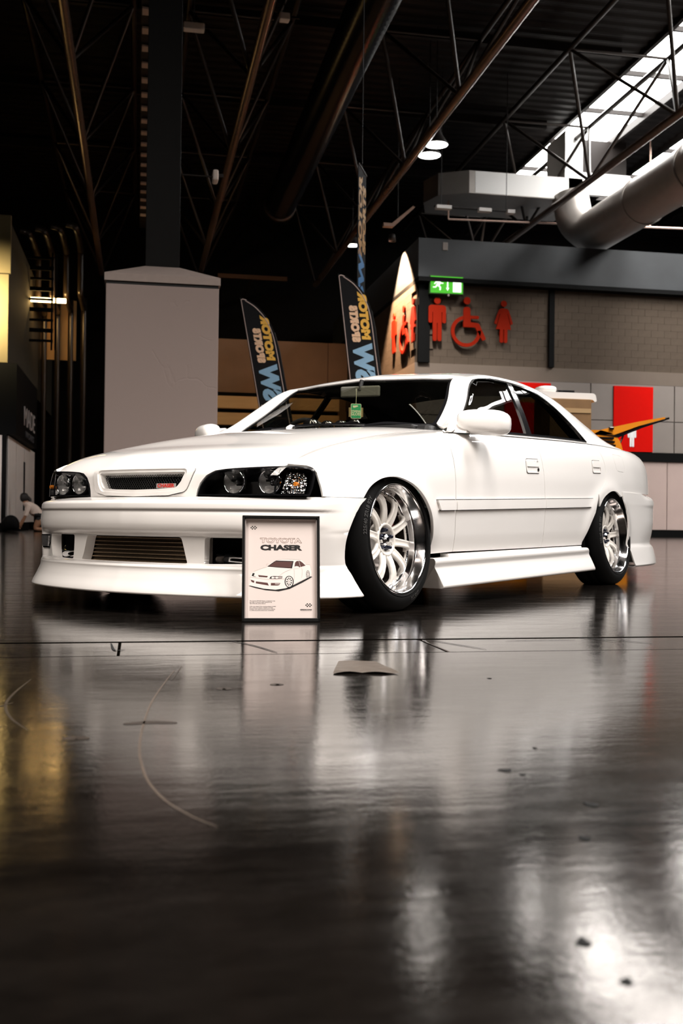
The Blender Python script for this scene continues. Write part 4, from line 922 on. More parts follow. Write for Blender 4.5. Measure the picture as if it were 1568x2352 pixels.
# ---------------------------------------------------------------- lamps
LAMPW = emis('lamp_glow', (1.0, .97, .93), 14.0)
def highbay(x, y, z, label, r=.34, watts=0, col=(1, .95, .9)):
    t = MB().lathe([(.05,.55),(.10,.50),(.14,.30),(r * .8,.10),(r,0),(r - .02,0),(r * .75,.09)], 24, 'z', Matrix.Translation((x, y, z))).build('high_bay_lamp', FRAME); tag(t, label, 'lamp', 'high bay lamps')
    MB().lathe([(.0001,.02),(r * .6,.018),(r * .9,.012)], 24, 'z', Matrix.Translation((x, y, z))).build('lamp_disc', LAMPW, t); MB().cyl((x, y, z + .5), (x, y, zc), .015, 6).build('suspension_cable', FRAME, t)
    if watts: l = area('lamp_light', (x, y, z - .05), .5, watts, col, spread=100); l.parent = t
    return t
highbay(7.75, 28.25, 10.45, 'lit round high bay lamp, lower of the pair', watts=350); highbay(7.75, 27.55, 10.5, 'lit round high bay lamp, upper of the pair', watts=350)
highbay(7.55, 37.9, 10.4, 'small lit lamp beside the hanging banner', .28)
def box_light(x, y, z, label, w=.42):
    t = MB().box((x, y, z), (w, .2, .14), bev=.02).build('emergency_light', mat('pale_casing_%d' % len(bpy.data.materials), (.62, .55, .50), .5)); tag(t, label, 'light fitting'); MB().box((x + w * .9, y, z + .02), (w * 1.2, .03, .04)).build('bracket_arm', FRAME, t); MB().cyl((x, y, z), (x, y, zc) if z > 6 else (x - .42, y, z), .012, 5).build('mounting_rod', FRAME, t); return t
box_light(1.0, 21.7, 10.35, 'pale emergency light on a bracket right of the column'); box_light(2.75, 21.0, 10.4, 'small pale fitting under the second girder', .2); box_light(.92, 13.6, 4.75, 'tiny pale fitting at mid height beside the column', .07)
tr = MB().prism([(0,0),(.30,.0),(.34,.04),(.95,.62),(.90,.66),(.25,.10),(0,.10)], -.1, .1, Matrix.Translation((7.1, 31, 9.2)) @ Matrix.Rotation(R(90), 4, 'X')).build('angled_bracket', add_noise(mat('rusty_bracket', (.22, .12, .08), .5), 5, .2)); MB().cyl((7.55, 31, 9.5), (7.55, 31, zc), .015, 5).build('bracket_rod', FRAME, tr); tag(tr, 'angled brown bracket hanging near the lit girder', 'bracket')
# ---------------------------------------------------------------- column on its plinth
PLAS = mat('painted_plaster', (.34, .268, .245), .62)
def plaster(m):
    N, L, b = nodes(m); tc = N.new('ShaderNodeTexCoord')
    v = N.new('ShaderNodeTexVoronoi'); v.feature = 'DISTANCE_TO_EDGE'; v.inputs['Scale'].default_value = 2.2; n = N.new('ShaderNodeTexNoise'); n.inputs['Scale'].default_value = 3; n.inputs['Detail'].default_value = 8
    mx = N.new('ShaderNodeMix'); mx.data_type = 'VECTOR'; mx.inputs[0].default_value = .25; L.new(tc.outputs['Object'], mx.inputs[4]); L.new(n.outputs['Color'], mx.inputs[5]); L.new(mx.outputs[1], v.inputs['Vector'])
    mr = N.new('ShaderNodeMapRange'); mr.inputs[1].default_value = 0; mr.inputs[2].default_value = .02; L.new(v.outputs['Distance'], mr.inputs[0])
    n2 = N.new('ShaderNodeTexNoise'); n2.inputs['Scale'].default_value = 1.6; L.new(tc.outputs['Object'], n2.inputs['Vector']); g = N.new('ShaderNodeMath'); g.operation = 'GREATER_THAN'; g.inputs[1].default_value = .56; L.new(n2.outputs['Fac'], g.inputs[0])
    mm = N.new('ShaderNodeMath'); mm.operation = 'MAXIMUM'; iv = N.new('ShaderNodeMath'); iv.operation = 'SUBTRACT'; iv.inputs[0].default_value = 1; L.new(g.outputs[0], iv.inputs[1]); L.new(mr.outputs[0], mm.inputs[0]); L.new(iv.outputs[0], mm.inputs[1])
    b1 = N.new('ShaderNodeBump'); b1.inputs['Strength'].default_value = .22; b1.inputs['Distance'].default_value = .008; L.new(mm.outputs[0], b1.inputs['Height'])
    n3 = N.new('ShaderNodeTexNoise'); n3.inputs['Scale'].default_value = 120; b2 = N.new('ShaderNodeBump'); b2.inputs['Strength'].default_value = .15; b2.inputs['Distance'].default_value = .004; L.new(tc.outputs['Object'], n3.inputs['Vector']); L.new(n3.outputs['Fac'], b2.inputs['Height']); L.new(b1.outputs[0], b2.inputs['Normal']); L.new(b2.outputs[0], b.inputs['Normal'])
plaster(PLAS)
colm = empty('support_column', (.27, 13.68, 0)); tag(colm, 'dark steel column rising from a pale capped plaster plinth behind the sedan', 'column')
cx, cy = 0.0, 0.0
MB().box((0, 0, 1.6), (1.345, 1.345, 3.2), bev=.012).build('plinth', PLAS, colm)
MB().box((0, 0, 3.215), (1.33, 1.33, .05)).build('plinth_neck_shadow', DARK, colm)  # dark strip stands in for the shadow under the cap
b = MB(); a, c, e = .69, .215, 3.325
b.add([(s * a, t * a, z) for z in (3.235, e) for s, t in ((-1,-1),(1,-1),(1,1),(-1,1))] + [(s * c, t * c, 3.535) for s, t in ((-1,-1),(1,-1),(1,1),(-1,1))], [(3,2,1,0)] + [(i, (i + 1) % 4, 4 + (i + 1) % 4, 4 + i) for i in range(4)] + [(4 + i, 4 + (i + 1) % 4, 8 + (i + 1) % 4, 8 + i) for i in range(4)] + [(8,9,10,11)])
b.build('plinth_cap', add_noise(mat('worn_cap_paint', (.36, .29, .26), .55), 12, .12), colm)
CSTEEL = add_noise(mat('column_steel', (.0055, .0052, .005), .5, spec=.12), 6, .3)
MB().box((0, -.195, 8.5), (.42, .03, 10.2), bev=.004).build('front_flange', CSTEEL, colm); MB().box((0, .195, 8.5), (.42, .03, 10.2)).build('rear_flange', CSTEEL, colm); MB().box((0, 0, 8.5), (.03, .37, 10.2)).build('web', CSTEEL, colm)
ct = MB().box((.13, 26, 10.62), (.36, 24, .04)).build('cable_ladder', FRAME); tag(ct, 'long cable ladder of stepped panels running beside the column', 'cable ladder')
PANEL = add_noise(mat('dusty_tray_panel', (.40, .30, .25), .6), 5, .15)
pm = MB().prism([(0,0),(.30,.06),(.30,.68),(0,.60)], -.02, .02).mesh('tray_panel')
for k in range(26):
    o = link('tray_panel', pm, PANEL, ct); o.location = (-.03, 14.6 + k * .86, 10.55); o.rotation_euler = (R(9), R(0), 0)
# ---------------------------------------------------------------- toilet block
BX, BY = 8.20, 31.0
BLOCK = add_noise(mat('grey_block', (.088, .066, .049), .8, spec=.15), 6, .18, .4); MORT = mat('block_mortar', (.072, .054, .040), .9, spec=.1)
BAND = add_noise(mat('blue_grey_band', (.027, .030, .033), .6), 1.2, .4); SMOOTH = add_noise(mat('grey_render', (.155, .122, .098), .7, spec=.2), 2, .08); PANELW = add_noise(mat('grey_wall_panel', (.23, .198, .178), .55, spec=.25), 2, .06)
LOWP = add_noise(mat('beige_lower_panel', (.47, .36, .325), .5), 2, .05); BLK = mat('black_rail', (.003, .003, .003), .7, spec=.1)
wr = MB().box((BX + 12.9, BY + 7.15, 3.72), (25.8, 14.0, 7.44)).build('wall_right', MORT); tag(wr, kind='structure')
MB().box((BX + 12.9, BY + 7.05, 8.32), (25.84, 14.3, 1.2)).build('parapet_band', BAND, wr); MB().box((BX + 12.9, BY + 7.0, 7.68), (25.86, 14.36, .13)).build('shadow_rail', BLK, wr)
bmesh_block = MB().box((0, 0, 0), (.440, .06, .2165), bev=.003).mesh('block'); bside = MB().box((0, 0, 0), (.06, .440, .2165), bev=.003).mesh('block')
def course(n0, n1, side):
    for r in range(11):
        z = 5.30 + r * .2195
        for k in range(n0, n1):
            off = .222 if r % 2 else 0; d = k * .444 + off + .22
            if side:
                if BY + d > 44: continue
                o = link('block', bside, BLOCK, wr); o.location = (BX + .0, BY + d + .02, z)
            else:
                o = link('block', bmesh_block, BLOCK, wr); o.location = (BX + .30 + d, BY + .15, z)
course(0, 20, False)
for r in range(11):
    for k in range(0, 7):
        d = k * .9 + (.45 if r % 2 else 0) + .45; o = link('block', bside, BLOCK, wr); o.location = (BX + .0, BY + .2 + d, 5.30 + r * .2195); o.scale = (1, 2.03, 1)
for x in (BX + .21, 12.48): MB().box((x, BY + .09, 6.46), (.36 if x < 9 else .17, .12, 2.5)).build('wall_post', BLK, wr)
MB().box((BX + 12.9, BY + .16, 4.99), (25.8, .1, .42)).build('render_band', SMOOTH, wr); MB().box((BX - .0, BY + 7.1, 4.99), (.1, 14, .42)).build('render_band', SMOOTH, wr)
for x0, x1 in ((8.2, 11.0), (11.02, 13.78), (13.80, 16.6), (16.62, 19.4), (19.42, 22.2)):
    for z0, z1 in ((2.65, 3.625), (3.64, 4.77)): MB().box(((x0 + x1) / 2, BY + .12, (z0 + z1) / 2), (x1 - x0 - .012, .1, z1 - z0 - .01), bev=.004).build('wall_panel', PANELW, wr)
MB().box((BX + 12.9, BY + .10, 2.51), (25.8, .16, .27)).build('black_rail', BLK, wr); MB().box((BX + 12.9, BY + .10, .11), (25.8, .16, .22)).build('skirting', BLK, wr)
for x0, x1 in ((8.2, 10.9), (10.91, 13.65), (13.66, 16.38), (16.39, 19.1), (19.11, 22)): MB().box(((x0 + x1) / 2, BY + .12, 1.30), (x1 - x0 - .012, .1, 2.14), bev=.004).build('lower_panel', LOWP, wr)
# pictograms
def circle(cx, cy, r, n=22): return [(cx + r * math.cos(a), cy + r * math.sin(a)) for a in np.linspace(0, 2 * math.pi, n, endpoint=False)]
def man(b, M, t=.06):
    b.prism(circle(0, .93, .085), 0, t, M)
    b.prism(rounded([(-.23,.82),(-.23,.36),(-.13,.36),(-.13,.64),(-.115,.64),(-.115,-.10),(-.01,-.10),(-.01,.36),(.01,.36),(.01,-.10),(.115,-.10),(.115,.64),(.13,.64),(.13,.36),(.23,.36),(.23,.82)], [.09,.045,.045,0,0,.05,.05,0,0,.05,.05,0,0,.045,.045,.09], 4), 0, t, M)
def woman(b, M, t=.06):
    b.prism(circle(0, .93, .085), 0, t, M)
    b.prism(rounded([(-.12,.80),(-.26,.40),(-.20,.36),(-.115,.66),(-.10,.66),(-.21,.24),(-.105,.24),(-.105,-.12),(-.01,-.12),(-.01,.24),(.01,.24),(.01,-.12),(.105,-.12),(.105,.24),(.21,.24),(.10,.66),(.115,.66),(.20,.36),(.26,.40),(.12,.80)], [.07,.03,.03,0,0,.01,0,.045,.045,0,0,.045,.045,0,.01,0,0,.03,.03,.07], 4), 0, t, M)
def chair(b, M, t=.06):
    b.prism(circle(.0, .92, .095), 0, t, M)
    b.prism(rounded([(-.09,.76),(-.09,.24),(.22,.24),(.42,-.10),(.52,-.05),(.32,.35),(.10,.37),(.10,.46),(.32,.46),(.32,.54),(.09,.54),(.09,.76)], [.08,.01,.01,.03,.03,.04,0,0,.03,.03,0,.08], 4), 0, t, M)
    c = (-.02, .13); arc = [(c[0] + r_ * math.cos(a), c[1] + r_ * math.sin(a)) for r_, rng_ in ((.40, np.linspace(R(100), R(365), 30)), (.31, np.linspace(R(365), R(100), 30))) for a in rng_]
    b.prism(arc, 0, t, M)
PRED = mat('red_letter_enamel', (.23, .012, .003), .7, spec=.05)
def pict(fn, name, x, z, sc, side, label):
    M = frame_m((x, BY + .02, z), (1, 0, 0), (0, 0, 1)) @ Matrix.Scale(sc, 4) if not side else frame_m((BX - .10, x, z), (0, -1, 0), (0, 0, 1)) @ Matrix.Scale(sc, 4)
    if not side: M = frame_m((x, BY + .03, z), (1, 0, 0), (0, 0, 1)) @ Matrix.Diagonal((sc, sc, 1, 1)); 
    b = MB(); fn(b, M); o = b.build(name, PRED); tag(o, label, 'sign', 'toilet pictograms')
pict(man, 'man_pictogram', 8.80, 5.97, 1.18, False, 'flat red man pictogram on the front wall under the exit sign')
pict(chair, 'wheelchair_pictogram', 9.73, 6.03, 1.18, False, 'flat red wheelchair pictogram on the front wall')
pict(woman, 'woman_pictogram', 10.90, 6.02, 1.14, False, 'flat red woman pictogram on the front wall')
for fn, nm, yy, lb in ((man, 'man_pictogram', 33.75, 'man pictogram glowing orange on the spotlit side wall'), (chair, 'wheelchair_pictogram', 32.45, 'wheelchair pictogram glowing orange on the spotlit side wall'), (woman, 'woman_pictogram', 31.30, 'woman pictogram glowing orange on the spotlit side wall')):
    M = frame_m((BX - .031, yy, 5.98), (0, -1, 0), (0, 0, 1)) @ Matrix.Diagonal((1.18, 1.18, 1, 1)); b = MB(); fn(b, M); tag(b.build(nm, PRED), lb, 'sign', 'toilet pictograms')
# exit sign
GREEN = emis('exit_green', (.06, .55, .01), 1.0); EXW = emis('exit_white', (.85, 1.0, .80), 1.6)
es = MB().box((9.05, 30.94, 7.53), (1.06, .16, .56), bev=.01).build('exit_sign', mat('exit_case', (.02, .06, .01), .5)); tag(es, 'lit green emergency exit sign with running figure and arrow', 'sign')
MB().box((9.05, 30.855, 7.53), (1.0, .012, .50)).build('sign_face', GREEN, es)
Me = frame_m((8.77, 30.848, 7.53), (1, 0, 0), (0, 0, 1)); b = MB()
b.prism(circle(.075, .165, .038, 14), 0, .006, Me); b.prism([(-.02,.11),(.07,.12),(.10,.06),(.17,.06),(.17,.03),(.085,.025),(.055,-.03),(.10,-.08),(.09,-.17),(.05,-.17),(.055,-.09),(-.01,-.04),(-.06,-.10),(-.15,-.10),(-.15,-.07),(-.075,-.06),(-.02,.05),(-.06,.04),(-.09,.0),(-.12,.015),(-.08,.075)], 0, .006, Me)
b.prism([(.285,.16),(.325,.16),(.325,-.09),(.355,-.09),(.305,-.18),(.255,-.09),(.285,-.09)], 0, .006, Me); b.prism([(.47,.20),(.73,.20),(.73,-.21),(.47,-.21)], 0, .006, Me); b.build('sign_symbols', EXW, es)
MB().box((9.1, 30.84, 7.22), (.05, .05, .06)).build('test_switch', PANELW, es)
tag(MB().box((9.0, BY - .06, 8.70), (.16, .12, .24), bev=.01).build('wall_sensor', PANELW), 'small pale sensor box high on the blue grey band', 'sensor')
# red door panels
RPAN = mat('red_sign_panel', (.62, .006, .003), .7, spec=.05); WFIG = mat('white_vinyl', (.85, .85, .85), .6)
rp = MB().box((15.2, BY + .045, 3.69), (1.32, .05, 2.04)).build('red_panel', RPAN); tag(rp, 'tall red wall panel with a white standing figure', 'sign panel')
b = MB(); man(b, frame_m((15.15, BY + .018, 2.88), (1, 0, 0), (0, 0, 1)) @ Matrix.Diagonal((.62, .62, .2, 1))); b.build('standing_figure', WFIG, rp)
tag(MB().box((11.72, BY + .045, 3.69), (1.48, .05, 2.04)).build('red_panel', RPAN), 'red wall panel mostly hidden behind the sedan roof', 'sign panel')
# spotlight on the side wall
sp = MB().lathe([(.02,.25),(.09,.22),(.12,0),(.10,0),(.08,.1)], 16, 'z', Matrix.Translation((7.80, 32.75, 9.25)) @ Matrix.Rotation(R(0), 4, 'Y')).build('wall_spotlight', FRAME); tag(sp, 'spotlight above the side wall of the toilet block', 'spotlight')
l = bpy.data.lights.new('spot_light', 'SPOT'); l.energy = 30000; l.color = (1, .64, .38); l.spot_size = R(84); l.spot_blend = .35; l.shadow_soft_size = .06; lo = bpy.data.objects.new('spot_light', l); COL.objects.link(lo); lo.location = (7.70, 32.75, 9.3); lo.rotation_euler = (Vector((8.15, 32.75, 5.9)) - lo.location).to_track_quat('-Z', 'Y').to_euler(); lo.parent = sp
# ---------------------------------------------------------------- far end: brown panelled wall, folded seating
BRN = add_noise(mat('brown_panel', (.16, .085, .045), .6), 1.5, .2)
for k, (x0, x1) in enumerate(((2.6, 5.0), (5.02, 7.4), (7.42, 9.8))):
    tag(MB().box(((x0 + x1) / 2, 42, 3.75), (x1 - x0, .12, 7.5)).build('partition_panel', BRN), ['left brown partition panel at the far end of the hall', 'middle brown partition panel at the far end of the hall', 'right brown partition panel at the far end of the hall'][k], 'partition', 'far partition panels')
lb_ = MB().box((4.3, 41.4, 9.85), (2.7, .08, .16)).build('light_bar', mat('brown_bar', (.07, .035, .02), .7, spec=.1)); MB().box((4.3, 43.6, 9.85), (.1, 4.4, .1)).build('bar_bracket', FRAME, lb_); tag(lb_, 'thin brown bar across the dark far end', 'bar')
OAK = add_noise(mat('worn_oak_board', (.42, .28, .14), .6), 3, .2, stretch=(.3,1,4))
bl = empty('folded_bleachers', (4.7, 40, 0)); tag(bl, 'stack of tan bleacher boards folded against the far wall', 'bleachers')
for k in range(8): MB().box((0, 0, .45 + k * .62), (5.6, .3, .46), bev=.02).build('bleacher_board', OAK, bl)
MB().box((0, .3, 2.6), (5.6, .2, 5.2)).build('bleacher_frame', VOID, bl)
aim(area('far_wall_light', (7.2, 37, 7.5), .8, 40, (1, .62, .36), spread=120), (5.2, 42, 3.5))
# ---------------------------------------------------------------- left: building, kiosk, pipes
OLIVE = add_noise(mat('cream_building', (.17, .135, .065), .75), 2, .08)
kb = MB().box((-9.5, 38, 6.6), (11.9, 15.5, 3.98)).build('wall_kiosk', add_noise(mat('shaded_olive_wall', (.022, .018, .010), .7), 2, .2)); tag(kb, kind='structure'); MB().box((-9.5, 30.2, 7.82), (12.06, .14, 1.58)).build('upper_cladding', OLIVE, kb); MB().box((-9.5, 30.22, 5.8), (11.96, .1, 2.4)).build('front_cladding', OLIVE, kb)  # side shade is put into the dark box colour; the front stays cream
aim(area('kiosk_light', (-4.4, 28.2, 6.4), .4, 190, (1, .80, .45), spread=100), (-4.2, 30.4, 5.9))
BOOTH = mat('black_booth_fascia', (.003, .003, .003), .7, spec=.1); BW_ = add_noise(mat('white_booth_panel', (.72, .66, .62), .5), 2, .05)
kf = MB().box((-7.2, 33.0, 3.595), (7.9, 6.0, 1.93)).build('booth_fascia', BOOTH); tag(kf, 'black booth fascia with faint pale lettering on its side', 'booth')
text('fascia_lettering', 'MADE', mat('pale_lettering', (.42, .38, .37), .5), kf, frame_m((-3.24, 33.55, 3.30), (0, 1, 0), (0, 0, 1)), size=.80, ext=.01, sx=1.55)
text('fascia_lettering', 'WORKS', mat('faint_lettering', (.08, .08, .09), .5), kf, frame_m((-3.24, 33.6, 2.82), (0, 1, 0), (0, 0, 1)), size=.28, ext=.01, sx=2.6, shear=.3)
kw = empty('booth_wall', (-3.6, 30, 0)); tag(kw, 'white booth wall panels with black base at the left edge', 'booth wall')
MB().box((-2.0, -.05, 1.42), (4.0, .1, 2.36)).build('front_panel', BW_, kw); MB().box((.06, -.06, 1.42), (.10, .14, 2.4)).build('corner_post', BOOTH, kw)
for k, (a, c) in enumerate(((0.1, 2.0), (2.05, 4.2), (4.25, 7.6))): MB().box((.10, (a + c) / 2, 1.42), (.1, c - a - .03, 2.36)).build('side_panel', BW_, kw)
MB().box((.155, 4.2, 1.35), (.03, .28, 1.5)).build('dark_slot', BOOTH, kw); MB().box((-1.9, 3, .11), (4.1, 6.2, .22)).build('base_plinth', BOOTH, kw)
aim(area('booth_light', (-3.9, 27.0, 2.42), .4, 22, (1, .9, .85), spread=120), (-4.4, 30, 1.2))
PIPE = mat('lagged_pipe', (.016, .012, .009), .30, spec=.5)
for k in range(4):
    x = -1.98 - k * .46; z = 9.5 - .09 * k; pts = [(x - .30, 34, z), (x - .1, 34.08, z - .02), (x, 34.35, z - .1), (x, 36.6, z - .12), (x, 36.9, z - .25), (x, 37.0, z - 1.3), (x, 37.2, z - 1.55), (x, 39.2, z - 1.6), (x, 39.5, z - 1.8), (x, 39.6, .02)]
    tag(MB().tube(smooth_loop(pts, 3), .10, 10).build('service_pipe', PIPE), 'stepped service pipe on the dark left wall, ' + ['first from the column', 'second from the column', 'third from the column', 'fourth from the column'][k], 'pipe', 'stepped service pipes')
AMB = emis('amber_tube', (1, .62, .22), 26.0); lf = MB().box((-3.0, 36.6, 7.62), (1.15, .12, .13)).build('tube_lamp', AMB); tag(lf, 'glowing amber tube lamp behind the maintenance ladder', 'lamp')
l = area('tube_light', (-3.0, 36.7, 7.55), .9, 45, (1, .55, .18), rot=(R(100), 0, 0), sy=.2); l.parent = lf
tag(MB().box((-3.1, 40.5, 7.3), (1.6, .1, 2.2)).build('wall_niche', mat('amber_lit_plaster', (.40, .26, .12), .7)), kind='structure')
ld = empty('cage_ladder', (-3.42, 36.2, 5.9)); tag(ld, 'black maintenance ladder silhouetted against the amber lamp', 'ladder')
for x in (-.28, .58, .70): MB().cyl((x, 0, 0), (x, 0, 3.2), .035, 6).build('ladder_rail', BOOTH, ld)
for k in range(9): MB().box((.15, 0, .3 + k * .34), (.95, .05, .13 if k % 2 else .08)).build('ladder_rung', BOOTH, ld)
# ---------------------------------------------------------------- feather flags (seen from behind, so the print is mirrored)
FLAG = add_noise(mat('black_flag_cloth', (.008, .009, .011), .7, spec=.2), 40, .2, .1); FEDGE = mat('pale_flag_piping', (.62, .50, .47), .5)
FGOLD = mat('gold_print', (.95, .56, .09), .6); FPEACH = mat('peach_print', (.95, .66, .44), .6); FBLUE = add_noise(mat('sky_blue_print', (.30, .55, .85), .6), 2.0, .3)
def grad_print(m, c0, c1, axis, a, b):
    N, L, bs = nodes(m); tc = N.new('ShaderNodeTexCoord'); sx = N.new('ShaderNodeSeparateXYZ'); mr = N.new('ShaderNodeMapRange'); mr.inputs[1].default_value = a; mr.inputs[2].default_value = b; mx = N.new('ShaderNodeMix'); mx.data_type = 'RGBA'
    mx.inputs[6].default_value = (*c0, 1); mx.inputs[7].default_value = (*c1, 1); L.new(tc.outputs['Object'], sx.inputs[0]); L.new(sx.outputs[axis], mr.inputs[0]); L.new(mr.outputs[0], mx.inputs[0]); L.new(mx.outputs[2], bs.inputs['Base Color']); return m
def flag(loc, tilt, label, h=3.3, w=.46, yaw=0.0):
    """local frame: u across (right), v up; base of the pole at the origin; seen from -y"""
    t = empty('feather_flag', loc, yaw); tag(t, label, 'flag', 'feather flags'); top = h
    L_ = [(0, .55), (0, top)]; Rr = [(.04, top - .006), (.105, top - .028), (.215, top - .10), (.292, top - .185), (.345, top - .27), (.392, top - .39), (.418, top - .54), (.428, top - .72), (.432, top - 1.0), (w - .02, top - 1.8), (w - .02, .55)]
    sh = lambda u, v: (u - (v - .55) * math.tan(tilt), v)
    out = [sh(*p) for p in L_ + smooth_loop(Rr, 4)]
    M = frame_m((0, 0, 0), (1, 0, 0), (0, 0, 1))
    MB().prism(out, -.003, .003, M).build('flag_cloth', FLAG, t)
    b = MB(); b.tube([(u, -.004, v) for u, v in [sh(*p) for p in [(.012, .55), (.012, top - .03)]]], .006, 6); b.tube([(u, -.004, v) for u, v in [sh(*p) for p in [(.012, top - .03)] + [(x - .035 if x > .1 else x, y - .012) for x, y in smooth_loop(Rr, 4)]]], .007, 6); b.build('piping', FEDGE, t)
    MB().tube([(u, .012, v) for u, v in [sh(*p) for p in [(w + .02, 0), (w + .02, .6), (w - .012, top - 1.8), (.440, top - 1.0), (.436, top - .72), (.41, top - .47)]]], .011, 6).build('flag_pole', DARK, t)
    MB().lathe([(.0001,.05),(.05,.05),(.06,.04),(.24,.03),(.25,0),(.0001,0)], 20, 'z', Matrix.Translation((sh(w + .02, 0)[0], .012, 0))).build('flag_base', DARK, t)
    # print: text direction runs up the flag, letters mirrored
    def pr(body, size, u, v, m, sx=1.0, off=.012):
        ux, vx = sh(u, v); dv = Vector((-math.tan(tilt), 0, 1)).normalized()
        Mx = Matrix(((dv.x, 1, 0, ux), (0, 0, -1, -.0065), (dv.z, 0, 0, vx), (0, 0, 0, 1)))
        return text('flag_print', body, m, t, Mx, size=size, ext=.0008, offset=off, align='LEFT', sx=sx)
    pr('MOTOR', .145, .290, top - .865, FGOLD, 1.17); pr('SPORTS', .136, .152, top - .90, FPEACH, 1.02); pr('SW', .335, .215, top - 1.43, FBLUE, .98, .022)
    for k, s_ in enumerate(('INDUSTRY LEADING', 'DESIGN', 'MOTORSPORT')):
        u, v = sh(.035, top - 1.52 - k * .065); text('flag_print', s_, FEDGE, t, Matrix(((-1, 0, 0, u), (0, 0, -1, -.0065), (0, 1, 0, v), (0, 0, 0, 1))), size=.040, ext=.0006, offset=.001, align='RIGHT')
    return t
flag((1.93, 15, 0), R(10.5), 'black feather flag with mirrored gold and blue lettering beside the column', 3.52, .46)
flag((2.98, 14, 0), R(7.0), 'black feather flag with mirrored lettering in front of the spotlit wall', 3.70, .47)
# hanging banner seen nearly edge-on
bn = empty('hanging_banner', (3.28, 16, 6.2), R(67)); tag(bn, 'tall narrow hanging banner with dim orange and blue lettering', 'banner')
MB().box((.22, 0, -1.32), (.62, .012, 1.96)).build('banner_cloth', mat('black_banner_cloth', (.0025, .0025, .003), .8, spec=.1), bn); BOR = mat('dim_orange_print', (.42, .20, .02), .6)
for k, (s_, m_, vz, sz) in enumerate((('MOTOR', BOR, -1.72, .34), ('SPORTS', BOR, -1.60, .30))):
    text('banner_lettering', s_, m_, bn, frame_m((.10 + .30 * k, -.008, vz), (0, 0, 1), (-1, 0, 0)), size=sz, ext=.002, align='LEFT', offset=.015)
text('banner_lettering', 'SW', mat('deep_blue_print', (.01, .16, .42), .6), bn, frame_m((.22, -.008, -2.36), (0, 0, 1), (-1, 0, 0)), size=.55, ext=.002, align='LEFT', offset=.03, sx=.85)
MB().cyl((-.1, 0, -.335), (.55, 0, -.335), .02, 8).build('banner_rail', DARK, bn); MB().cyl((.22, 0, -.33), (.22, 0, 7.4), .006, 5).build('banner_wire', DARK, bn)
# ---------------------------------------------------------------- framed poster leaning on the bumper
PW, PH = .300, .411; pst = empty('framed_poster', (.5465, 4.055, .0015), R(-3.7)); tag(pst, 'black framed car poster leaning against the front bumper', 'poster')
TL = R(9.0); PM = Matrix.Rotation(-TL, 4, 'X') @ frame_m((0, 0, 0), (1, 0, 0), (0, 0, 1))      # local x right, y up the poster, z towards the viewer
FBK = add_noise(mat('black_frame_wood', (.006, .006, .006), .35), 40, .2); fw, fd = .0085, .032
for c, d in (((-PW / 2 + fw / 2, PH / 2, -fd / 2), (fw, PH, fd)), ((PW / 2 - fw / 2, PH / 2, -fd / 2), (fw, PH, fd)), ((0, fw * .8, -fd / 2), (PW, fw * 1.6, fd)), ((0, PH - fw / 2, -fd / 2), (PW, fw, fd))):
    MB().box(c, d, PM, bev=.001).build('frame_bar', FBK, pst)
PAPER = mat('poster_paper', (.74, .65, .615), .6); SPACER = mat('inner_spacer', (.40, .35, .33), .7); INK = mat('black_ink', (.008, .007, .007), .6); LINEC = mat('pale_brown_line', (.42, .30, .26), .6); CARW = mat('poster_white', (.84, .77, .74), .6); MAROON = mat('poster_glass', (.10, .045, .04), .5); GREYI = mat('poster_grey', (.45, .38, .36), .6)
MB().box((0, PH / 2, -.026), (PW - .01, PH - .012, .004), PM).build('poster_print', PAPER, pst)
for s in (-1, 1): MB().box((s * (PW / 2 - fw - .0035), PH / 2, -.0165), (.004, PH - .02, .015), PM).build('spacer', SPACER, pst)
MB().box((0, PH - fw - .0035, -.0165), (PW - .02, .004, .015), PM).build('spacer', SPACER, pst)
prn = [o for o in bpy.data.objects if o.parent == pst and o.name.startswith('poster_print')][0]
K = .00021
def U(x, y): return ((x - 798) * K, (2018 - y) * K)
ZL = -.0236
def shape(name, pts, m, lev=0, n=0):
    p = [U(*q) for q in pts]; p = smooth_loop(p, n, True) if n else p
    z = ZL + lev * .00012; return MB().prism(p, z - .0001, z, PM).build(name, m, prn)
def pline(pts, w=2.2, m=LINEC, lev=6):
    P = smooth_loop([U(*q) for q in pts], 5); z = ZL + lev * .00012
    MB().tube([tuple(PM @ Vector((a, b, z))) for a, b in P], w * K / 2, 4).build('print_line', m, prn)
def ptext(body, x, y, size, m, **k):
    u, v = U(x, y); return text('print_text', body, m, prn, PM @ Matrix.Translation((u, v, ZL + .0003)), size=size, **k)
ptext('TOYOTA', 797, 512, .0255, LINEC, outline=.00042, sx=1.52, offset=.0008)
ptext('CHASER', 797, 648, .0268, INK, sx=1.60, offset=.0016)
for (x, y) in ((295, 275), (1312, 1708)):
    for i, j in ((-2,0),(-1,1),(-1,-1),(0,0),(1,1),(1,-1),(2,0)): shape('print_check', [(x + i * 24 - 11, y + j * 23 - 11), (x + i * 24 + 11, y + j * 23 - 11), (x + i * 24 + 11, y + j * 23 + 11), (x + i * 24 - 11, y + j * 23 + 11)], INK)
ptext('GRIDICONS', 1262, 1793, .0058, INK, sx=1.45, offset=.0003); pline([(1160,1815),(1360,1815)], 2, GREYI)
for k, s_ in enumerate(("The Toyota JZX100 Chaser, produced in the", "late '90s, is a sporty sedan famed for its", "1JZ-GTE 2.5L turbo inline-6.", "", "With rear-wheel drive, strong tuning potential", "and a balanced chassis, it blends everyday", "comfort with explosive performance, making", "it a drift and street culture icon worldwide.")):
    if s_: ptext(s_, 226, 1630 + k * 25, .0042, INK, align='LEFT', sx=1.28, offset=.00006)
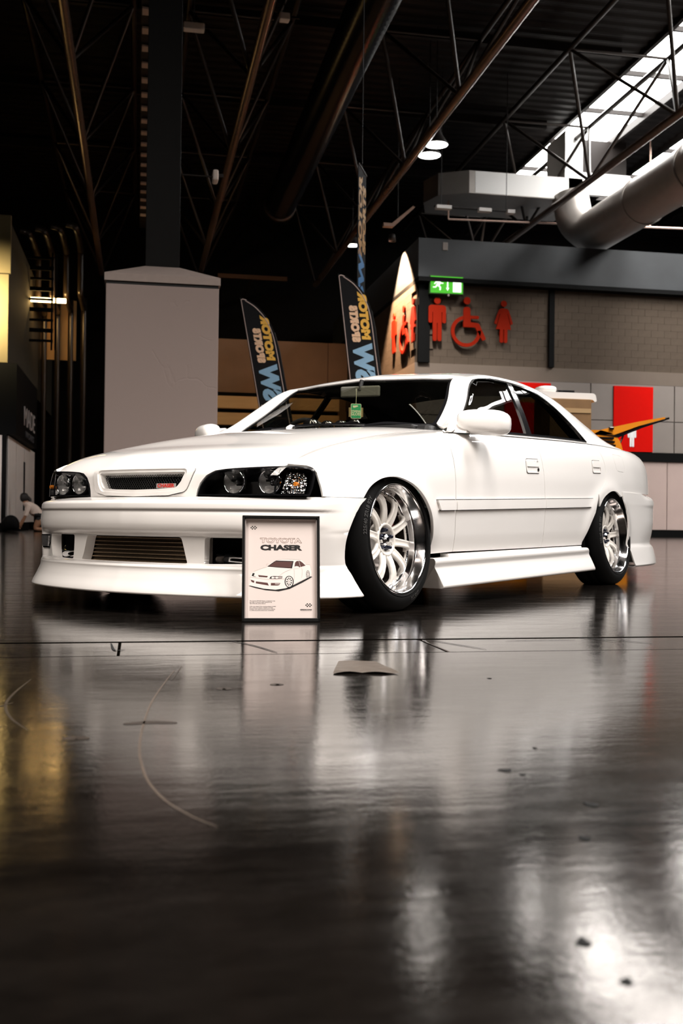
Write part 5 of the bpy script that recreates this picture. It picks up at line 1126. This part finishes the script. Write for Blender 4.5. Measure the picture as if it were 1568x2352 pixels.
# the printed car
shape('print_shadow', [(205,1355),(300,1350),(900,1390),(1050,1330),(1350,1175),(1385,1185),(1200,1290),(960,1410),(760,1455),(520,1435),(330,1395)], INK, 0)
shape('print_body', [(232,1190),(250,1140),(300,1090),(400,1045),(530,1000),(690,890),(800,858),(1000,855),(1170,862),(1215,905),(1262,950),(1330,955),(1352,990),(1362,1060),(1368,1120),(1355,1165),(1310,1185),(1260,1215),(1040,1325),(960,1360),(895,1395),(700,1425),(480,1405),(215,1345),(240,1275)], CARW, 1)
shape('print_glass', [(545,998),(680,900),(720,885),(1035,892),(1005,1030),(760,1015)], INK, 2); shape('print_glass', [(570,992),(700,902),(1015,905),(985,1018),(760,1003)], MAROON, 3)
shape('print_glass', [(1045,1030),(1062,920),(1090,892),(1150,886),(1195,915),(1258,975),(1150,1005)], MAROON, 2); pline([(1132,893),(1160,1000)], 7, CARW)
shape('print_mirror', [(1045,1030),(1052,995),(1085,985),(1125,990),(1138,1010),(1128,1030),(1080,1030)], CARW, 5)
shape('print_grille', [(378,1155),(560,1172),(545,1200),(395,1190)], MAROON, 2); shape('print_lamp', [(585,1222),(612,1180),(660,1170),(828,1175),(820,1218),(700,1225)], INK, 2); shape('print_lamp', [(622,1212),(640,1184),(822,1182),(815,1212)], GREYI, 3)
for x in (650, 725): shape('print_lamp', [(x + 26 * math.cos(a), 1200 + 18 * math.sin(a)) for a in np.linspace(0, 6.283, 14)[:-1]], CARW, 4)
shape('print_lamp', [(262,1165),(282,1118),(318,1122),(300,1172),(345,1185),(330,1188),(270,1175)], INK, 2)
shape('print_vent', [(242,1240),(312,1262),(308,1300),(262,1285)], MAROON, 2); shape('print_vent', [(338,1272),(555,1298),(578,1350),(338,1308)], MAROON, 2); shape('print_vent', [(615,1300),(790,1300),(770,1340),(740,1348),(615,1348)], MAROON, 2); shape('print_lamp', [(690,1308),(780,1305),(765,1330),(692,1328)], GREYI, 3)
def pwheel(cx, cy, a, b, tilt=0):
    el = lambda k: [(cx + a * k * math.cos(t), cy + b * k * math.sin(t)) for t in np.linspace(0, 6.283, 22)[:-1]]
    shape('print_wheel', [(cx - .0 * a + a * 1.25 * math.cos(t) , cy + b * 1.12 * math.sin(t)) for t in np.linspace(0, 6.283, 22)[:-1]], INK, 2); shape('print_wheel', el(.98), CARW, 3); shape('print_wheel', el(.78), INK, 4)
    for k in range(9):
        t = k * 6.283 / 9; shape('print_wheel', [(cx + a * .1 * math.cos(t + 1.5), cy + b * .1 * math.sin(t + 1.5)), (cx + a * .8 * math.cos(t + .12), cy + b * .8 * math.sin(t + .12)), (cx + a * .8 * math.cos(t - .12), cy + b * .8 * math.sin(t - .12)), (cx + a * .1 * math.cos(t - 1.5), cy + b * .1 * math.sin(t - 1.5))], CARW, 5)
pwheel(952, 1275, 68, 98); pwheel(1300, 1138, 27, 66)
for L_ in ([(300,1090),(420,1040),(545,1000)], [(770,1165),(860,1100),(1005,1035)], [(1040,1030),(1048,1120),(1042,1250)], [(1180,1000),(1195,1080),(1185,1200)], [(232,1190),(600,1235),(870,1220)], [(690,890),(800,858),(1000,855),(1170,862)], [(1262,950),(1330,955),(1352,990),(1362,1060)], [(540,985),(530,960),(552,945),(575,955)]): pline(L_)
# ---------------------------------------------------------------- air freshener on the mirror stalk
CARM = Matrix.Translation(CAR_LOC) @ Matrix.Rotation(CAR_ROT, 4, 'Z')
GRN = add_noise(mat('green_tag_print', (.03, .30, .12), .5), 60, .5); CREAM = mat('cream_card', (.62, .62, .42), .6)
fr = empty('air_freshener'); tag(fr, 'green card air freshener hanging on a string behind the windscreen', 'air freshener'); fr.matrix_world = CARM @ Matrix.Translation((-.955, .012, 1.00)) @ Matrix.Rotation(R(90 + 38), 4, 'Z')
M = frame_m((0, 0, 0), (1, 0, 0), (0, 0, 1)); q = rounded([(-.029,-.041),(.029,-.041),(.029,.041),(-.029,.041)], .007, 4)
MB().prism(q, -.001, .001, M).build('card', CREAM, fr); MB().prism(inset(q, .0025), .001, .0015, M).build('card_print', GRN, fr); MB().box((0, .004, -.006), (.080, .002, .052)).build('card_back', mat('brown_card', (.20, .15, .06), .6), fr)
b = MB(); b.prism([(-.020,.030),(.008,.032),(.012,.026),(-.004,.020),(-.014,.018)], .0015, .0018, M); b.build('card_highlight', CREAM, fr)
text('card_lettering', 'STJARNA', CREAM, fr, M @ Matrix.Translation((0, -.001, .0018)), size=.0155, ext=.0002, sx=.80, offset=.0004); text('card_lettering', 'GLOSS', CREAM, fr, M @ Matrix.Translation((0, -.017, .0018)), size=.0225, ext=.0002, sx=.85, offset=.0005)
MB().tube([(0, 0, .04), (.001, 0, .085), (0, 0, .125)], .0012, 5).build('string', CREAM, fr)
# ---------------------------------------------------------------- orange car with its lid up, white board on cartons (behind the sedan)
ORG = mat('orange_paint', (.85, .30, .02), .3, coat=1.0); oc = empty('orange_car', (5.64, 12, 0)); oc.scale = (1, 1, 1.06); tag(oc, 'orange car with black rear louvres and a raised tail lid behind the sedan', 'car')
P2 = [(-1.7,.22),(-1.75,.62),(-1.55,.88),(-.75,.98),(-.45,1.22),(-.12,1.40),(.05,1.435),(.22,1.415),(.345,1.355),(.42,1.20),(.50,.80),(.48,.25)]
b = MB(); A = frame_m((-.31, 0, 0), (1, 0, 0), (0, 0, 1)); b.prism(smooth_loop(P2, 3, False), -3.4, 0.0, A); b.build('orange_body', ORG, oc)
for k in range(4): MB().box((-.13 + k * .012, -.012, 1.345 - k * .042), (.22, .03, .022), bev=.004).build('louvre', BLACKT, oc)
M = Matrix.Translation((-.30, .3, 1.375)) @ Matrix.Rotation(R(-11), 4, 'Y'); lid = MB().prism(rounded([(0,0),(.15,.04),(.62,.05),(.98,.045),(.98,.025),(.62,0),(.30,-.045)], .008, 2), -.9, 0, M @ frame_m((0, -.3, 0), (1, 0, 0), (0, 0, 1))).build('raised_lid', ORG, oc)
MB().prism([(.10,-.012),(.34,-.058),(.64,-.012),(.97,.018),(1.03,.035),(1.03,.012),(.66,-.030),(.34,-.085)], -.9, 0, M @ frame_m((0, -.305, 0), (1, 0, 0), (0, 0, 1))).build('lid_underside', BLACKT, oc)
MB().cyl((.06, .05, 1.22), (.14, .05, 1.40), .012, 8).build('lid_strut', STEEL, oc); MB().box((-.05, .0, 1.455), (.06, .06, .03), bev=.01).build('lid_latch', BLACKT, oc)
for x in (-1.55, .02):
    for y in (.25, 3.2): MB().lathe([(.05,-.10),(.20,-.09),(.28,-.10),(.31,-.06),(.31,.06),(.28,.10),(.20,.09),(.05,.10)], 24, 'y', Matrix.Translation((x, y - .15, .31))).build('wheel', RUBBER, oc)
CART = add_noise(mat('brown_cardboard', (.22, .125, .055), .7), 6, .25)
for k, (x, z, w, h, l) in enumerate(((4.74, .30, .52, .60, 'bottom carton of the brown stack behind the sedan'), (4.76, .90, .48, .60, 'middle carton of the brown stack behind the sedan'), (4.80, 1.5025, .50, .605, 'top brown carton under the white board'))):
    t = MB().box((x, 11.6, z), (w, .5, h), bev=.008).build('cardboard_carton', CART); tag(t, l, 'box', 'stacked cartons'); MB().box((x, 11.345, z + h * .28), (w * .96, .006, .05)).build('carton_tape', OAK, t)
tag(MB().prism(rounded([(-.36,0),(.44,0),(.455,-.09),(.43,-.10),(.41,-.075),(-.36,-.075)], [.01,.05,.01,.01,.02,.01], 3), -.45, 0, frame_m((4.68, 11.4, 1.8805), (1, 0, 0), (0, 0, 1))).build('white_board', PAINT), 'white spoiler-like board lying on the brown cartons', 'board')
V, F = superblob((4.60, 11.62, 1.927), (.115, .14, .045), .7); tag(MB().add(V, F, True).build('white_dome', PAINT), 'rounded white dome resting on the end of the white board', 'dome')  # plain white dome shape, not identified further
tag(MB().box((4.83, 11.65, 1.904), (.20, .2, .045), bev=.006).build('black_case', BLACKT), 'flat black case lying on the white board', 'case')
# ---------------------------------------------------------------- kneeling person and bag by the booth
SKIN = mat('warm_skin', (.36, .18, .10), .6); SHIRT = add_noise(mat('pale_shirt', (.62, .50, .43), .7), 12, .1); HAIR = mat('dark_hair', (.012, .009, .008), .6)
def skin_body(name, joints, bones, m, parent, root=0, sub=2):
    me = bpy.data.meshes.new(name); me.from_pydata([j[0] for j in joints], bones, []); o = bpy.data.objects.new(name, me); COL.objects.link(o)
    o.modifiers.new('skin', 'SKIN'); o.modifiers.new('sub', 'SUBSURF').levels = sub
    for i, j in enumerate(joints):
        v = me.skin_vertices[0].data[i]; v.radius = (j[1], j[1] if len(j) < 3 else j[2]); v.use_root = (i == root)
    dg = bpy.context.evaluated_depsgraph_get(); dg.update(); m2 = bpy.data.meshes.new_from_object(o.evaluated_get(dg)); bpy.data.objects.remove(o)
    for p in m2.polygons: p.use_smooth = True
    m2.materials.clear(); q = link(name, m2, m, parent); return q
ps = empty('person', (-2.78, 30.45, 0)); tag(ps, 'person kneeling by the booth in a pale top, bare legs, leaning away', 'person')
# facing -x: pelvis high at the right, knees on the floor, trunk leaning to the left
J = [((.16,0,.42),.15,.16), ((.02,0,.58),.14,.16), ((-.14,0,.72),.13,.17), ((-.24,0,.80),.06,.06), ((-.30,0,.90),.085,.08), ((-.31,0,1.0),.075,.075),
     ((.16,-.11,.38),.11), ((.02,-.12,.07),.065), ((.34,-.12,.075),.045), ((.44,-.12,.04),.035), ((.16,.11,.38),.11), ((.04,.12,.07),.065), ((.36,.12,.075),.045), ((.46,.12,.04),.035),
     ((-.14,-.19,.70),.055), ((-.20,-.23,.46),.045), ((-.30,-.18,.24),.035), ((-.34,-.16,.16),.03), ((-.14,.19,.70),.055), ((-.24,.22,.46),.045), ((-.36,.16,.26),.035), ((-.40,.14,.18),.03)]
E_ = [(0,1),(1,2),(2,3),(3,4),(4,5),(0,6),(6,7),(7,8),(8,9),(0,10),(10,11),(11,12),(12,13),(2,14),(14,15),(15,16),(16,17),(2,18),(18,19),(19,20),(20,21)]
body = skin_body('body', J, E_, SKIN, ps)
def grow(name, sel, m, d, parent):
    """clothing: the matching part of the body surface, pushed outwards"""
    src = body.data; keep = [p for p in src.polygons if sel(p.center)]; idx = {}; V = []; F = []
    for p in keep:
        f = []
        for i in p.vertices:
            if i not in idx: idx[i] = len(V); v = src.vertices[i]; V.append(v.co + v.normal * d)
            f.append(idx[i])
        F.append(f)
    return MB().add(V, F, True).build(name, m, parent)
grow('shirt', lambda c: .50 < c.z < .80 and c.x < .22 and c.x > -.30 or (c.z >= .44 and c.z < .8 and c.x < -.05 and c.x > -.27), SHIRT, .022, ps); grow('shorts', lambda c: .33 < c.z <= .56 and c.x > .0 and (c.z < .50 or c.x > .14), mat('black_shorts', (.01, .01, .012), .7), .014, ps)
V, F = superblob((-.275, 0, .94), (.115, .105, .13), .85); MB().add(V, F, True).build('hair', HAIR, ps); MB().tube([(-.22, 0, .98), (-.13, 0, .88), (-.10, 0, .76)], .05, 8, radii=[.05, .055, .02]).build('ponytail', HAIR, ps)
for i in (17, 21):
    hx, hy, hz = J[i][0]
    for k in range(4): MB().tube([(hx, hy + (k - 1.5) * .017, hz), (hx - .025, hy + (k - 1.5) * .02, hz - .05), (hx - .02 + .004 * k, hy + (k - 1.5) * .021, hz - .09 + .006 * abs(k - 1.4))], .0085, 6).build('finger', SKIN, ps)
    MB().tube([(hx + .01, hy + .03 * (1 if i == 17 else -1), hz + .01), (hx + .015, hy + .055 * (1 if i == 17 else -1), hz - .04)], .010, 6).build('thumb', SKIN, ps)
V, F = superblob((-3.34, 29.75, .20), (.24, .22, .20), .75); bg = MB().add([(x, y, max(z, .004) + .05 * math.sin(9 * x)) for x, y, z in V], F, True).build('black_bag', BOOTH); tag(bg, 'soft black bag on the floor beside the kneeling person', 'bag')
